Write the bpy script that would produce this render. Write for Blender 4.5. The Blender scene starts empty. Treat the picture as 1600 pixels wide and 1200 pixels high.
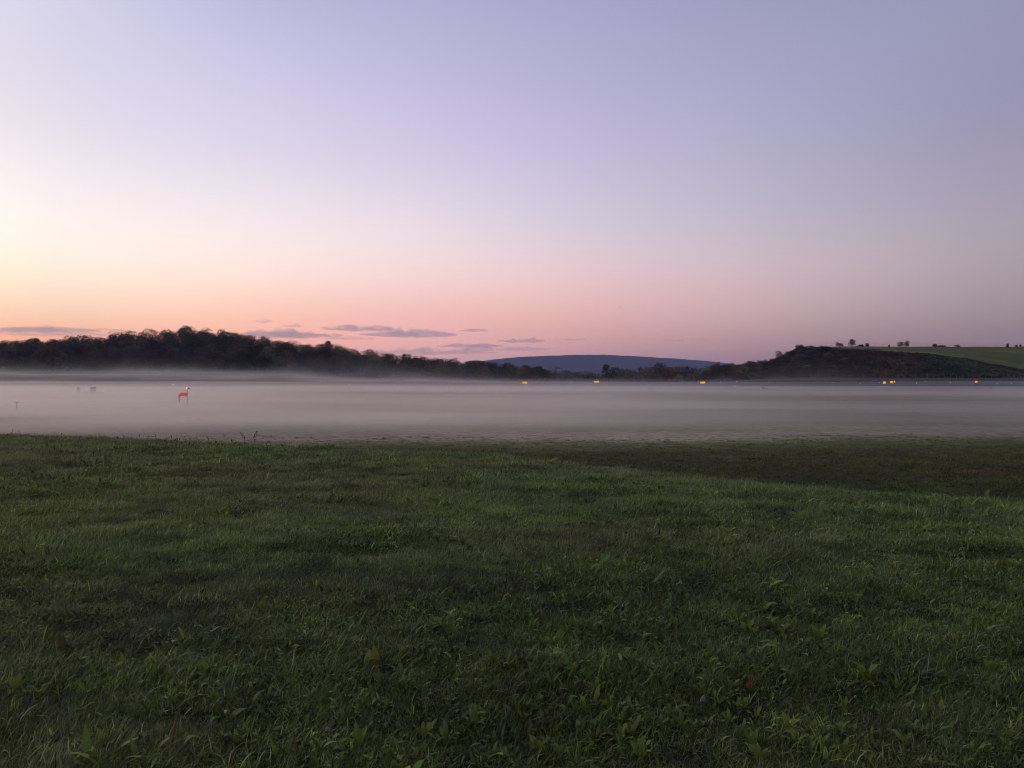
import bpy, bmesh, math, random
import numpy as np
from mathutils import Vector, Matrix

SC = bpy.context.scene
COL = SC.collection
R = random.Random(11)
NR = np.random.RandomState(5)

# ------------------------------------------------------------------ camera, sky, exposure
FPX = 1202.0                      # focal length in pixels of the 1600 px wide photograph
EYE = 1.6
HOR = 588.0                       # image row of the horizon in the photograph
PITCH = math.atan((600.0 - HOR) / FPX)
cam_d = bpy.data.cameras.new('camera')
cam_d.sensor_width = 36.0
cam_d.lens = 36.0 * FPX / 1600.0
cam_d.clip_start = 0.05
cam_d.clip_end = 90000.0
cam = bpy.data.objects.new('camera', cam_d)
COL.objects.link(cam)
cam.location = (0, 0, EYE)
cam.rotation_euler = (math.pi / 2 - PITCH, 0, 0)
SC.camera = cam

SC.view_settings.view_transform = 'Standard'
SC.view_settings.look = 'None'
SC.view_settings.exposure = 0.0
SC.view_settings.gamma = 1.0
SC.view_settings.use_curve_mapping = False
SC.render.engine = 'CYCLES'
SC.cycles.use_denoising = True
SC.cycles.denoiser = 'OPENIMAGEDENOISE'
SC.cycles.denoising_input_passes = 'RGB_ALBEDO_NORMAL'
SC.cycles.denoising_prefilter = 'ACCURATE'
SC.cycles.pixel_filter_type = 'BLACKMAN_HARRIS'
SC.cycles.filter_width = 1.05
SC.cycles.max_bounces = 9
SC.cycles.diffuse_bounces = 2
SC.cycles.glossy_bounces = 2
SC.cycles.transmission_bounces = 3
SC.cycles.volume_bounces = 6
SC.cycles.use_adaptive_sampling = True
SC.cycles.adaptive_threshold = 0.003


def lin(c):
    return tuple((v / 255.0 / 12.92) if v / 255.0 <= 0.04045 else ((v / 255.0 + 0.055) / 1.055) ** 2.4 for v in c)


SKY_GAIN = 1.0
world = bpy.data.worlds.new('World')
SC.world = world
world.use_nodes = True
wt = world.node_tree
wt.nodes.clear()


def wn(t, **kw):
    n = wt.nodes.new(t)
    for k, v in kw.items():
        setattr(n, k, v)
    return n


def wmath(op, a, b=None, c=None):
    n = wn('ShaderNodeMath', operation=op)
    for i, v in enumerate((a, b, c)):
        if v is None:
            continue
        if isinstance(v, (int, float)):
            n.inputs[i].default_value = v
        else:
            wt.links.new(v, n.inputs[i])
    return n.outputs[0]


tc = wn('ShaderNodeTexCoord')
sx = wn('ShaderNodeSeparateXYZ')
wt.links.new(tc.outputs['Generated'], sx.inputs[0])
az = wmath('ARCTAN2', sx.outputs[0], sx.outputs[1])                    # 0 ahead, negative to the left
hyp = wmath('SQRT', wmath('ADD', wmath('MULTIPLY', sx.outputs[0], sx.outputs[0]), wmath('MULTIPLY', sx.outputs[1], sx.outputs[1])))
el = wmath('ARCTAN2', sx.outputs[2], hyp)
az01 = wmath('MULTIPLY_ADD', az, 1 / (2 * math.pi), 0.5)
el01 = wmath('MAXIMUM', wmath('MULTIPLY', el, 2 / math.pi), 0.0)
# dawn sky: elevation rows (degrees) by azimuth columns (degrees); the sun is still below the horizon, left of the view
AZ = [-180, -120, -85, -60, -45, -33, -26, -18, -8, 0.6, 10, 19, 33, 60, 110, 180]
SKY = {
    0.0: [(177.9, 145.1, 131.9), (123.6, 148.4, 158.7), (387.8, 272.8, 191.2), (416.8, 307.3, 176.8), (357.9, 245.5, 142.4), (302, 162.2, 86.2), (288.1, 158.1, 101.9), (284.3, 183.1, 143.1), (269, 199.1, 178.4), (230.8, 173.7, 172.5), (193.5, 143.8, 146.2), (165.1, 122.4, 116), (130.6, 93.2, 86.2), (159.1, 138, 134.6), (162.9, 136.9, 130.5), (172.1, 147.4, 138)],
    2.4: [(169, 143.8, 144.6), (115.2, 131.7, 163), (345.5, 258.9, 197.1), (408.5, 339.7, 215.6), (321.1, 242.9, 168), (273.1, 186.2, 150.8), (278.8, 196.4, 157.6), (279.5, 197.1, 162.6), (262.4, 193.8, 184.6), (239.4, 177.6, 171.9), (212.8, 162.8, 161.2), (192.1, 155.7, 153.6), (145.2, 125.4, 125.1), (148.7, 131.6, 143.6), (156.4, 136.6, 145.9), (162.7, 142.6, 148.3)],
    4.6: [(163.4, 146, 152.5), (125.1, 127, 166.7), (329.1, 268.4, 211.4), (411.7, 365, 249.6), (308, 259.8, 196.8), (262, 228.6, 198), (275.6, 229.6, 198.9), (273.4, 211.5, 184), (256.9, 195.1, 191.2), (254.8, 194, 178.3), (228.1, 180.9, 178.1), (210.7, 177.7, 180.8), (158.9, 148.8, 148.9), (149.2, 135.8, 150.2), (155.2, 140.4, 155), (157.3, 143, 154.8)],
    7.4: [(159.3, 148.1, 159), (140.8, 131.3, 172.5), (329.5, 291, 236.3), (401.3, 369.8, 285.5), (300.9, 279, 233), (257.6, 257.4, 236.9), (271, 251.2, 236.3), (267.5, 245, 232.1), (259, 227.8, 221.3), (253.2, 216.3, 217.9), (230.9, 198.7, 205.4), (219.3, 193.2, 200.6), (172.9, 163.6, 166.9), (159.9, 149, 159.5), (159.8, 147.2, 163.8), (156, 145.8, 161)],
    11.0: [(152.3, 146.6, 166.7), (153.4, 146, 182.1), (322.9, 296.4, 255), (357, 336.7, 301), (287.4, 274.7, 257.2), (262.5, 252, 252.8), (263, 246.8, 245.4), (254.9, 241.1, 246), (246.1, 230.4, 237.8), (224.8, 216.9, 228.4), (208.8, 202, 215.6), (193.6, 187.7, 205.2), (167, 157.8, 176.6), (163, 154.3, 168.4), (160, 150.3, 171.2), (153.7, 147.6, 169.8)],
    15.5: [(145.8, 143.5, 172.8), (161.6, 160.4, 192.1), (227, 224, 239.6), (272.5, 258.2, 261.1), (257.1, 240.5, 241.5), (240.6, 227.2, 237.3), (225.8, 222.6, 241.2), (225.5, 218, 236.1), (216.7, 205.3, 229.9), (209.9, 197.6, 232.5), (191.9, 184.1, 213.6), (181.1, 179, 202.5), (150.4, 145.1, 176.5), (149.1, 146.2, 168.8), (135.7, 134, 167.7), (137.7, 139.2, 174.6)],
    20.5: [(137.4, 141.2, 176.6), (166.4, 164.2, 191.8), (205.9, 208.6, 238.4), (259.6, 251.1, 257), (239.7, 235.8, 247.8), (218.7, 221, 237.3), (218.4, 213.7, 236.5), (212.3, 206.8, 236.6), (201, 194.4, 233), (189.9, 185.5, 221.3), (178.8, 174.7, 208.7), (170.7, 169.1, 203.4), (149.6, 148.7, 181), (150.4, 147, 174.5), (132.2, 132.6, 171.3), (135.3, 137.9, 175.8)],
    27.0: [(137.7, 141.1, 179), (152, 155.2, 192), (207.6, 208.7, 234.6), (229.1, 230.2, 249.2), (240.9, 232.8, 246.2), (221.2, 210.5, 234.2), (195.7, 193.6, 227.6), (174.3, 176.4, 215.5), (174.8, 173.5, 205.6), (170.2, 168.2, 203.3), (160.7, 160.7, 197.2), (151.2, 151.9, 186.6), (149.3, 155.5, 177.7), (149, 147.7, 178), (134.9, 137.7, 176.9), (130.8, 134.2, 176.8)],
    45.0: [(125.5, 135.7, 179.4), (140.5, 148.8, 192.1), (161.1, 169.5, 211.5), (178.9, 182.6, 219.5), (173.5, 182.7, 219), (165.8, 173.5, 212.1), (165.7, 171.6, 210.8), (163.2, 168.7, 209.3), (155.1, 162.7, 205.4), (149.4, 157.4, 202.1), (145.3, 153.1, 197.4), (141.7, 148.8, 193.2), (132.2, 138.3, 185.9), (122.9, 129.7, 175.6), (108.8, 120.8, 166.1), (109.5, 119.5, 166.1)],
    90.0: [(152.6, 159.2, 199.9), (150.1, 156.9, 197.5), (145.8, 152.7, 193.5), (141.6, 149.5, 191.5), (143.2, 149.7, 192), (144.2, 151.2, 193), (145, 152.2, 193.7), (145.7, 153, 194.1), (146.9, 154, 194.8), (148.2, 155.1, 195.5), (149.2, 156.1, 196.4), (150, 157, 197.4), (151.4, 158.7, 198.6), (153.1, 160.2, 200.5), (154.9, 161.4, 202), (154.9, 161.6, 202)],
}
els = sorted(SKY)
acc = None
for j, e in enumerate(els):
    wr = wn('ShaderNodeValToRGB')
    wr.color_ramp.interpolation = 'B_SPLINE'
    while len(wr.color_ramp.elements) < len(els):
        wr.color_ramp.elements.new(0.5)
    for k, e2 in enumerate(els):
        wr.color_ramp.elements[k].position = e2 / 90.0
        v = 1.0 if k == j else 0.0
        wr.color_ramp.elements[k].color = (v, v, v, 1)
    wt.links.new(el01, wr.inputs[0])
    cr = wn('ShaderNodeValToRGB')
    cr.color_ramp.interpolation = 'B_SPLINE'
    while len(cr.color_ramp.elements) < len(AZ):
        cr.color_ramp.elements.new(0.5)
    for k, a_ in enumerate(AZ):
        cr.color_ramp.elements[k].position = (a_ + 180) / 360.0
        cr.color_ramp.elements[k].color = (*[c_ / 4 for c_ in lin(SKY[e][k])], 1)      # ramps hold 0..1, the background multiplies by 4
    wt.links.new(az01, cr.inputs[0])
    m = wn('ShaderNodeMix', data_type='RGBA', blend_type='MULTIPLY')
    m.inputs[0].default_value = 1.0
    wt.links.new(wr.outputs[0], m.inputs[6])
    wt.links.new(cr.outputs[0], m.inputs[7])
    if acc is None:
        acc = m.outputs[2]
    else:
        s_ = wn('ShaderNodeMix', data_type='RGBA', blend_type='ADD')
        s_.inputs[0].default_value = 1.0
        wt.links.new(acc, s_.inputs[6])
        wt.links.new(m.outputs[2], s_.inputs[7])
        acc = s_.outputs[2]
# very faint, very wide streaks of high haze
bg = wn('ShaderNodeBackground')
bg.inputs['Strength'].default_value = 4.0 * SKY_GAIN
wt.links.new(acc, bg.inputs['Color'])
wo = wn('ShaderNodeOutputWorld')
wt.links.new(bg.outputs[0], wo.inputs['Surface'])
world.cycles.sampling_method = 'MANUAL'
world.cycles.sample_map_resolution = 1024

# ------------------------------------------------------------------ helpers
_P = np.random.RandomState(3).permutation(4096)
_P = np.concatenate([_P, _P])


def vnoise(x, y, seed=0):
    x = np.asarray(x, float) + seed * 17.31
    y = np.asarray(y, float) - seed * 9.77
    xi = np.floor(x).astype(int); yi = np.floor(y).astype(int)
    fx = x - xi; fy = y - yi
    fx = fx * fx * (3 - 2 * fx); fy = fy * fy * (3 - 2 * fy)
    def h(a, b):
        return _P[(_P[a & 4095] + b) & 4095] / 4095.0 * 2 - 1
    return (h(xi, yi) * (1 - fx) + h(xi + 1, yi) * fx) * (1 - fy) + (h(xi, yi + 1) * (1 - fx) + h(xi + 1, yi + 1) * fx) * fy


def fbm(x, y, o=3, seed=0):
    a, t, v = 1.0, 0.0, 0.0
    for i in range(o):
        v = v + a * vnoise(np.asarray(x) * 2 ** i, np.asarray(y) * 2 ** i, seed + i)
        t += a; a *= 0.5
    return v / t


def sst(a, b, v):
    t = np.clip((np.asarray(v, float) - a) / (b - a), 0, 1)
    return t * t * (3 - 2 * t)


def link(name, me, mat=None, parent=None, loc=None):
    o = bpy.data.objects.new(name, me)
    COL.objects.link(o)
    if mat is not None and me is not None:
        if len(me.materials) == 0:
            me.materials.append(mat)
    if parent is not None:
        o.parent = parent
    if loc is not None:
        o.location = loc
    return o


def empty(name, loc, rz=0.0):
    o = bpy.data.objects.new(name, None)
    o.empty_display_size = 0.2
    COL.objects.link(o)
    o.location = loc
    o.rotation_euler = (0, 0, rz)
    return o


def tag(o, label=None, cat=None, group=None, kind=None):
    if label: o['label'] = label
    if cat: o['category'] = cat
    if group: o['group'] = group
    if kind: o['kind'] = kind
    return o


def pydata(name, v, f, smooth=False):
    me = bpy.data.meshes.new(name)
    me.from_pydata([tuple(p) for p in v], [], [tuple(q) for q in f])
    if smooth:
        me.polygons.foreach_set('use_smooth', [True] * len(me.polygons))
    me.update()
    return me


class MB:
    """collects simple solids in one mesh"""
    def __init__(self):
        self.v = []; self.f = []

    def box(self, c, s, rz=0.0):
        b = len(self.v)
        cs, sn = math.cos(rz), math.sin(rz)
        for dz in (-1, 1):
            for dx, dy in ((-1, -1), (1, -1), (1, 1), (-1, 1)):
                x, y = dx * s[0] / 2, dy * s[1] / 2
                self.v.append((c[0] + x * cs - y * sn, c[1] + x * sn + y * cs, c[2] + dz * s[2] / 2))
        for q in ((3, 2, 1, 0), (4, 5, 6, 7), (0, 1, 5, 4), (1, 2, 6, 5), (2, 3, 7, 6), (3, 0, 4, 7)):
            self.f.append(tuple(b + i for i in q))
        return self

    def tube(self, pts, rad, n=8, cap=True):
        b = len(self.v)
        pts = [Vector(p) for p in pts]
        for i, p in enumerate(pts):
            d = (pts[min(i + 1, len(pts) - 1)] - pts[max(i - 1, 0)])
            if d.length < 1e-9: d = Vector((0, 0, 1))
            d.normalize()
            u = d.cross(Vector((0, 1, 0)) if abs(d.y) < 0.9 else Vector((1, 0, 0))).normalized()
            w = d.cross(u)
            r = rad[i] if hasattr(rad, '__len__') else rad
            for k in range(n):
                a = 2 * math.pi * k / n
                self.v.append(tuple(p + u * (r * math.cos(a)) + w * (r * math.sin(a))))
        for i in range(len(pts) - 1):
            for k in range(n):
                k2 = (k + 1) % n
                self.f.append((b + i * n + k, b + i * n + k2, b + (i + 1) * n + k2, b + (i + 1) * n + k))
        if cap:
            self.f.append(tuple(b + k for k in range(n))[::-1])
            self.f.append(tuple(b + (len(pts) - 1) * n + k for k in range(n)))
        return self

    def ball(self, c, r, nu=8, nv=6, sc=(1, 1, 1)):
        b = len(self.v)
        self.v.append((c[0], c[1], c[2] - r * sc[2]))
        for j in range(1, nv):
            t = -math.pi / 2 + math.pi * j / nv
            for i in range(nu):
                a = 2 * math.pi * i / nu
                self.v.append((c[0] + r * sc[0] * math.cos(t) * math.cos(a), c[1] + r * sc[1] * math.cos(t) * math.sin(a), c[2] + r * sc[2] * math.sin(t)))
        self.v.append((c[0], c[1], c[2] + r * sc[2]))
        top = len(self.v) - 1
        for i in range(nu):
            i2 = (i + 1) % nu
            self.f.append((b, b + 1 + i2, b + 1 + i))
            for j in range(nv - 2):
                a0 = b + 1 + j * nu
                self.f.append((a0 + i, a0 + i2, a0 + nu + i2, a0 + nu + i))
            a0 = b + 1 + (nv - 2) * nu
            self.f.append((a0 + i, a0 + i2, top))
        return self

    def mesh(self, name, smooth=False):
        return pydata(name, self.v, self.f, smooth)

    def build(self, name, mat, parent=None, loc=None, smooth=False):
        return link(name, self.mesh(name, smooth), mat, parent, loc)


# ------------------------------------------------------------------ materials
def new_mat(name):
    m = bpy.data.materials.new(name)
    m.use_nodes = True
    return m, m.node_tree, m.node_tree.nodes['Principled BSDF']


def N(nt, t, **kw):
    n = nt.nodes.new(t)
    for k, v in kw.items():
        setattr(n, k, v)
    return n


def simple_mat(name, col, rough=0.6, metal=0.0, var=0.15, scale=3.0, spec=0.4):
    m, nt, b = new_mat(name)
    nz = N(nt, 'ShaderNodeTexNoise'); nz.inputs['Scale'].default_value = scale; nz.inputs['Detail'].default_value = 5
    tcn = N(nt, 'ShaderNodeTexCoord'); nt.links.new(tcn.outputs['Object'], nz.inputs['Vector'])
    mr = N(nt, 'ShaderNodeMapRange')
    mr.inputs['To Min'].default_value = 1 - var * 2; mr.inputs['To Max'].default_value = 1 + var * 2
    nt.links.new(nz.outputs[0], mr.inputs[0])
    mx = N(nt, 'ShaderNodeMix', data_type='RGBA', blend_type='MULTIPLY'); mx.inputs[0].default_value = 1
    mx.inputs[6].default_value = (*col, 1); nt.links.new(mr.outputs[0], mx.inputs[7])
    nt.links.new(mx.outputs[2], b.inputs['Base Color'])
    b.inputs['Roughness'].default_value = rough
    b.inputs['Metallic'].default_value = metal
    b.inputs['Specular IOR Level'].default_value = spec
    return m


def emit_mat(name, col, strength, base=(0.4, 0.4, 0.4)):
    m, nt, b = new_mat(name)
    b.inputs['Base Color'].default_value = (*base, 1)
    b.inputs['Emission Color'].default_value = (*col, 1)
    b.inputs['Emission Strength'].default_value = strength
    return m


def ground_mat():
    m, nt, b = new_mat('field_ground')
    geo = N(nt, 'ShaderNodeNewGeometry')
    at = N(nt, 'ShaderNodeAttribute', attribute_name='cover')
    def nz(scale, vec, detail=4, rough=0.6):
        mp = N(nt, 'ShaderNodeMapping'); mp.inputs['Scale'].default_value = vec
        nt.links.new(geo.outputs['Position'], mp.inputs[0])
        n = N(nt, 'ShaderNodeTexNoise'); n.inputs['Scale'].default_value = scale
        n.inputs['Detail'].default_value = detail; n.inputs['Roughness'].default_value = rough
        nt.links.new(mp.outputs[0], n.inputs['Vector'])
        return n
    n1 = nz(1.0, (0.02, 0.10, 0.1), 4, .6)          # mowing streaks
    n2 = nz(1.0, (1.6, 2.6, 2.0), 5, 0.7)       # tufts
    n3 = nz(1.0, (0.012, 0.03, 0.02), 3)        # broad patches
    def mr(n, a, c, lo=0.3, hi=0.7):
        r = N(nt, 'ShaderNodeMapRange'); r.inputs['From Min'].default_value = lo; r.inputs['From Max'].default_value = hi
        r.inputs['To Min'].default_value = a; r.inputs['To Max'].default_value = c
        nt.links.new(n.outputs[0], r.inputs[0]); return r.outputs[0]
    def mul(a, c):
        q = N(nt, 'ShaderNodeMath', operation='MULTIPLY'); nt.links.new(a, q.inputs[0]); nt.links.new(c, q.inputs[1]); return q.outputs[0]
    f = mul(mr(n1, 0.72, 1.28), mul(mr(n2, 0.5, 1.5), mr(n3, 0.8, 1.25)))
    mx = N(nt, 'ShaderNodeMix', data_type='RGBA', blend_type='MULTIPLY'); mx.inputs[0].default_value = 1
    nt.links.new(at.outputs['Color'], mx.inputs[6]); nt.links.new(f, mx.inputs[7])
    hs = N(nt, 'ShaderNodeHueSaturation'); hs.inputs['Hue'].default_value = 0.5
    nt.links.new(mr(n3, 0.47, 0.53), hs.inputs['Hue']); nt.links.new(mx.outputs[2], hs.inputs['Color'])
    nt.links.new(hs.outputs[0], b.inputs['Base Color'])
    b.inputs['Roughness'].default_value = 0.95
    b.inputs['Specular IOR Level'].default_value = 0.1
    bp = N(nt, 'ShaderNodeBump'); bp.inputs['Strength'].default_value = 0.6; bp.inputs['Distance'].default_value = 0.04
    nt.links.new(n2.outputs[0], bp.inputs['Height']); nt.links.new(bp.outputs[0], b.inputs['Normal'])
    return m


def grass_mat(name='grass_blades', rough=0.5, trans=0.35, instancer=True, spec=0.12):
    """per-blade colour from the mesh, per-tuft tint from the instancer"""
    m, nt, b = new_mat(name)
    a1 = N(nt, 'ShaderNodeAttribute', attribute_name='bcol')
    src = a1.outputs['Color']
    if instancer:
        a2 = N(nt, 'ShaderNodeAttribute', attribute_name='tint', attribute_type='INSTANCER')
        mx = N(nt, 'ShaderNodeMix', data_type='RGBA', blend_type='MULTIPLY'); mx.inputs[0].default_value = 1
        nt.links.new(a1.outputs['Color'], mx.inputs[6]); nt.links.new(a2.outputs['Color'], mx.inputs[7])
        src = mx.outputs[2]
    nt.links.new(src, b.inputs['Base Color'])
    b.inputs['Roughness'].default_value = rough
    b.inputs['Specular IOR Level'].default_value = spec
    tr = N(nt, 'ShaderNodeBsdfTranslucent'); nt.links.new(src, tr.inputs['Color'])
    ms = N(nt, 'ShaderNodeMixShader'); ms.inputs[0].default_value = trans
    nt.links.new(b.outputs[0], ms.inputs[1]); nt.links.new(tr.outputs[0], ms.inputs[2])
    nt.links.new(ms.outputs[0], nt.nodes['Material Output'].inputs['Surface'])
    return m


def foliage_mat():
    """leaf colour comes from each tree's own object colour, broken up leaf by leaf"""
    m, nt, b = new_mat('tree_leaves')
    oi = N(nt, 'ShaderNodeObjectInfo')
    at = N(nt, 'ShaderNodeAttribute', attribute_name='bcol')
    mx = N(nt, 'ShaderNodeMix', data_type='RGBA', blend_type='MULTIPLY'); mx.inputs[0].default_value = 1
    nt.links.new(oi.outputs['Color'], mx.inputs[6]); nt.links.new(at.outputs['Color'], mx.inputs[7])
    nt.links.new(mx.outputs[2], b.inputs['Base Color'])
    b.inputs['Roughness'].default_value = 0.7
    b.inputs['Specular IOR Level'].default_value = 0.2
    tr = N(nt, 'ShaderNodeBsdfTranslucent'); nt.links.new(mx.outputs[2], tr.inputs['Color'])
    ms = N(nt, 'ShaderNodeMixShader'); ms.inputs[0].default_value = 0.25
    nt.links.new(b.outputs[0], ms.inputs[1]); nt.links.new(tr.outputs[0], ms.inputs[2])
    nt.links.new(ms.outputs[0], nt.nodes['Material Output'].inputs['Surface'])
    return m


M_GROUND = ground_mat()
M_GRASS = grass_mat(rough=0.42, spec=0.18)
M_WEED = grass_mat('weed_leaf', 0.45, 0.3, instancer=False)
M_LEAF = foliage_mat()
M_BARK = simple_mat('bark', (0.06, 0.048, 0.04), 0.9, var=0.25)
M_ASPHALT = simple_mat('asphalt', (0.06, 0.06, 0.062), 0.9, var=0.2, scale=0.8)
M_PAINT = simple_mat('worn_white_paint', (0.42, 0.42, 0.42), 0.8, var=0.25, scale=.3)
M_STEEL = simple_mat('galvanised_steel', (0.26, 0.26, 0.27), 0.5, 0.6, var=0.15)
M_GREYBOX = simple_mat('grey_cabinet_paint', (0.28, 0.27, 0.27), 0.6)
M_DARK = simple_mat('dark_paint', (0.03, 0.03, 0.032), 0.6)
M_WOOD = simple_mat('weathered_wood', (0.09, 0.065, 0.05), 0.85, var=0.3, scale=6)
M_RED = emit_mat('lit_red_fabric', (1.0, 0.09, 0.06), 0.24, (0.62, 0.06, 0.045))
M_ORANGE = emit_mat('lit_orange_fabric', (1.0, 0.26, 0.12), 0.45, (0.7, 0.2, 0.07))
M_YSIGN = emit_mat('lit_yellow_panel', (1.0, 0.50, 0.05), .72, (0.7, 0.45, 0.03))
M_OSIGN = emit_mat('lit_orange_panel', (1.0, 0.36, 0.08), 0.6, (0.7, 0.3, 0.05))
M_BLUE = emit_mat('blue_lens', (0.10, 0.20, 1.0), 2.6)
M_WHITE = emit_mat('white_lens', (1.0, 0.95, 0.9), 1.8)
M_WARM = emit_mat('warm_lens', (1.0, 0.72, 0.4), 4.0)
M_REDL = emit_mat('red_lens', (1.0, 0.12, 0.07), 6.0)
M_SOCKL = emit_mat('obstruction_lens', (1.0, 0.22, 0.18), 2.2)

# ------------------------------------------------------------------ terrain
CR_PX = np.array([0, 200, 400, 640, 800, 1000, 1200, 1400, 1600], float)
CR_ROW = np.array([671, 677, 686, 695, 702, 721, 741, 757, 771], float)
CR_D = 1.53 * FPX / (CR_ROW - HOR)
CR_X = np.concatenate([[-80, -30], CR_D * (CR_PX - 800) / FPX, [12, 24]])
CR_Y = np.concatenate([[34, 26], CR_D, [5.5, 0.0]])


def crest_y(x):
    return (np.interp(x, CR_X, CR_Y) + np.interp(np.asarray(x) - 0.8, CR_X, CR_Y) + np.interp(np.asarray(x) + 0.8, CR_X, CR_Y)) / 3


YN = np.array([322, 350, 390, 450, 490, 560, 620, 800, 1500, 3000, 13000], float)
TAB = {
    -400: [-.87, -.4, 1, 3.5, 5, 12, 16, 14, 4, 0, -4],
    0: [-.87, -.4, 1, 3.8, 5.5, 12, 16.5, 14, 4, 0, -4],
    100: [-.87, -.4, 1, 3.8, 5.5, 13, 18, 16, 4, 0, -4],
    200: [-.87, -.4, 1, 3.8, 5.5, 16, 23.5, 20, 4, 0, -4],
    300: [-.87, -.4, 1, 3.6, 5.5, 17, 26, 22, 4, 0, -4],
    400: [-.87, -.6, .6, 3, 4.5, 14, 20.5, 18, 4, 0, -4],
    500: [-.87, -1, 0, 1.8, 3, 11, 15.5, 14, 3, 0, -4],
    560: [-.87, -1.2, -.6, 1, 2, 7, 10, 9, 2, 0, -4],
    650: [-.87, -1.5, -1.2, -.5, 0, 3, 5, 4, 1, -1, -4],
    760: [-.87, -1.7, -1.8, -1.6, -1.5, 0, 2, 2, 0, -1, -4],
    850: [-.87, -1.8, -2.3, -2.5, -2.5, -2.6, -2.6, -3, -3, -3, -4],
    1000: [-.87, -1.8, -2.5, -3, -3, -3, -3, -3, -3, -3, -4],
    1090: [-.87, -1.7, -2.2, -2, -1.5, -1, -1, -1, -3, -3, -4],
    1130: [-.87, -1.4, -1, 1, 2.5, 5, 5, 5, 0, -2, -4],
    1190: [-.87, -.8, .2, 5, 7, 9.5, 9.5, 9, 2, -1, -4],
    1225: [-.87, -.7, .4, 12.5, 14.5, 17, 17, 15, 4, -1, -4],
    1250: [-.87, -.6, .6, 17.3, 19.6, 22.6, 22.4, 20, 5, 0, -4],
    1330: [-.87, -.6, .7, 16.8, 19.2, 23.3, 23, 22, 5, 0, -4],
    1440: [-.87, -.5, .7, 14.6, 18, 23.3, 23.4, 22, 5, 0, -4],
    1500: [-.87, -.4, .8, 12, 16, 23.3, 23.4, 22, 5, 0, -4],
    1560: [-.87, -.3, .8, 7.6, 12.5, 23.3, 23.4, 22, 5, 0, -4],
    1600: [-.87, -.3, .8, 4.8, 10, 23.3, 23.4, 22, 5, 0, -4],
    2000: [-.87, -.3, .8, 4, 9, 23, 23, 22, 5, 0, -4],
}
TPX = np.array(sorted(TAB), float)
TZ = np.array([TAB[int(p)] for p in TPX])


def far_z(x, y):
    x = np.asarray(x, float); y = np.asarray(y, float)
    yy = np.clip(y, YN[0], YN[-1])
    px = np.clip(800 + FPX * x / np.maximum(yy, 1), TPX[0], TPX[-1])
    i = np.clip(np.searchsorted(TPX, px) - 1, 0, len(TPX) - 2)
    t = (px - TPX[i]) / (TPX[i + 1] - TPX[i])
    j = np.clip(np.searchsorted(YN, yy) - 1, 0, len(YN) - 2)
    s = (yy - YN[j]) / (YN[j + 1] - YN[j])
    t = t * t * (3 - 2 * t) * 0.5 + t * 0.5
    return (TZ[i, j] * (1 - t) + TZ[i + 1, j] * t) * (1 - s) + (TZ[i, j + 1] * (1 - t) + TZ[i + 1, j + 1] * t) * s


def ground_z(x, y):
    x = np.asarray(x, float); y = np.asarray(y, float)
    s = (y - crest_y(x)) * 0.82
    w = 0.55
    knoll = -0.40 * w * np.logaddexp(0, np.clip(s / w, -60, 400))
    near = np.exp(-np.maximum(np.hypot(x, y) - 18, 0) / 12)
    und = (0.055 * fbm(x * 0.3, y * 0.9, 2, 4) + 0.035 * fbm(x * 1.1, y * 2.2, 2, 9) + 0.018 * fbm(x * 3.4, y * 4.6, 2, 14)) * near
    knoll = knoll + und
    field = -2.2 - 0.85 * sst(43, 25, y) + 1.33 * sst(252, 322, y)
    field = field + 0.05 * fbm(x * 0.05, y * 0.05, 2, 2) * sst(25, 60, y) * sst(300, 240, y)
    k = 0.15
    g = np.maximum(knoll, field) + k * np.log1p(np.exp(-np.abs(knoll - field) / k)) - 0
    far = far_z(x, y)
    b = sst(318, 326, y)
    g = g * (1 - b) + far * b
    rough = sst(380, 440, y) * sst(3000, 1500, y)
    return g + rough * 0.5 * fbm(x * 0.06, y * 0.06, 3, 21)


def gz(x, y):
    return float(ground_z(np.array([x]), np.array([y]))[0])


def px_x(px, y):
    return (px - 800.0) / FPX * y


def hit(px, row):
    """where the ray through a photo pixel meets the ground"""
    d = np.array([(px - 800) / FPX, 1.0, -(row - HOR) / FPX])
    t = np.arange(1.5, 500, 0.02 if row > 660 else 0.25)
    z = ground_z(t * d[0], t) - (EYE + t * d[2])
    k = int(np.argmax(z >= 0))
    return float(t[k] * d[0]), float(t[k]), float(ground_z(np.array([t[k] * d[0]]), np.array([t[k]]))[0])


# one ground sheet, full circle around the viewer, out to the horizon
azs = np.concatenate([np.arange(-180, -46, 6.0), np.arange(-46, 46.01, 0.25), np.arange(48, 180, 6.0)])
rs = np.concatenate([np.arange(0.6, 26, 0.16), np.arange(26, 60, 0.6), np.arange(60, 250, 6), np.arange(250, 700, 4), np.geomspace(700, 12900, 40)])
A, RR = np.meshgrid(np.radians(azs), rs)
GX = RR * np.sin(A); GY = RR * np.cos(A)
GZ = ground_z(GX, GY)
nA, nR = len(azs), len(rs)
v = np.stack([GX, GY, GZ], -1).reshape(-1, 3)
v = np.vstack([v, [[0, 0, gz(0, 0)]]])
ii, jj = np.meshgrid(np.arange(nR - 1), np.arange(nA), indexing='ij')
j2 = (jj + 1) % nA
quads = np.stack([ii * nA + jj, ii * nA + j2, (ii + 1) * nA + j2, (ii + 1) * nA + jj], -1).reshape(-1, 4)
quads = quads[:, ::-1]
cen = len(v) - 1
tris = [(cen, (k + 1) % nA, k) for k in range(nA)]
me = pydata('ground', v, list(map(tuple, quads)) + tris, True)


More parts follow.
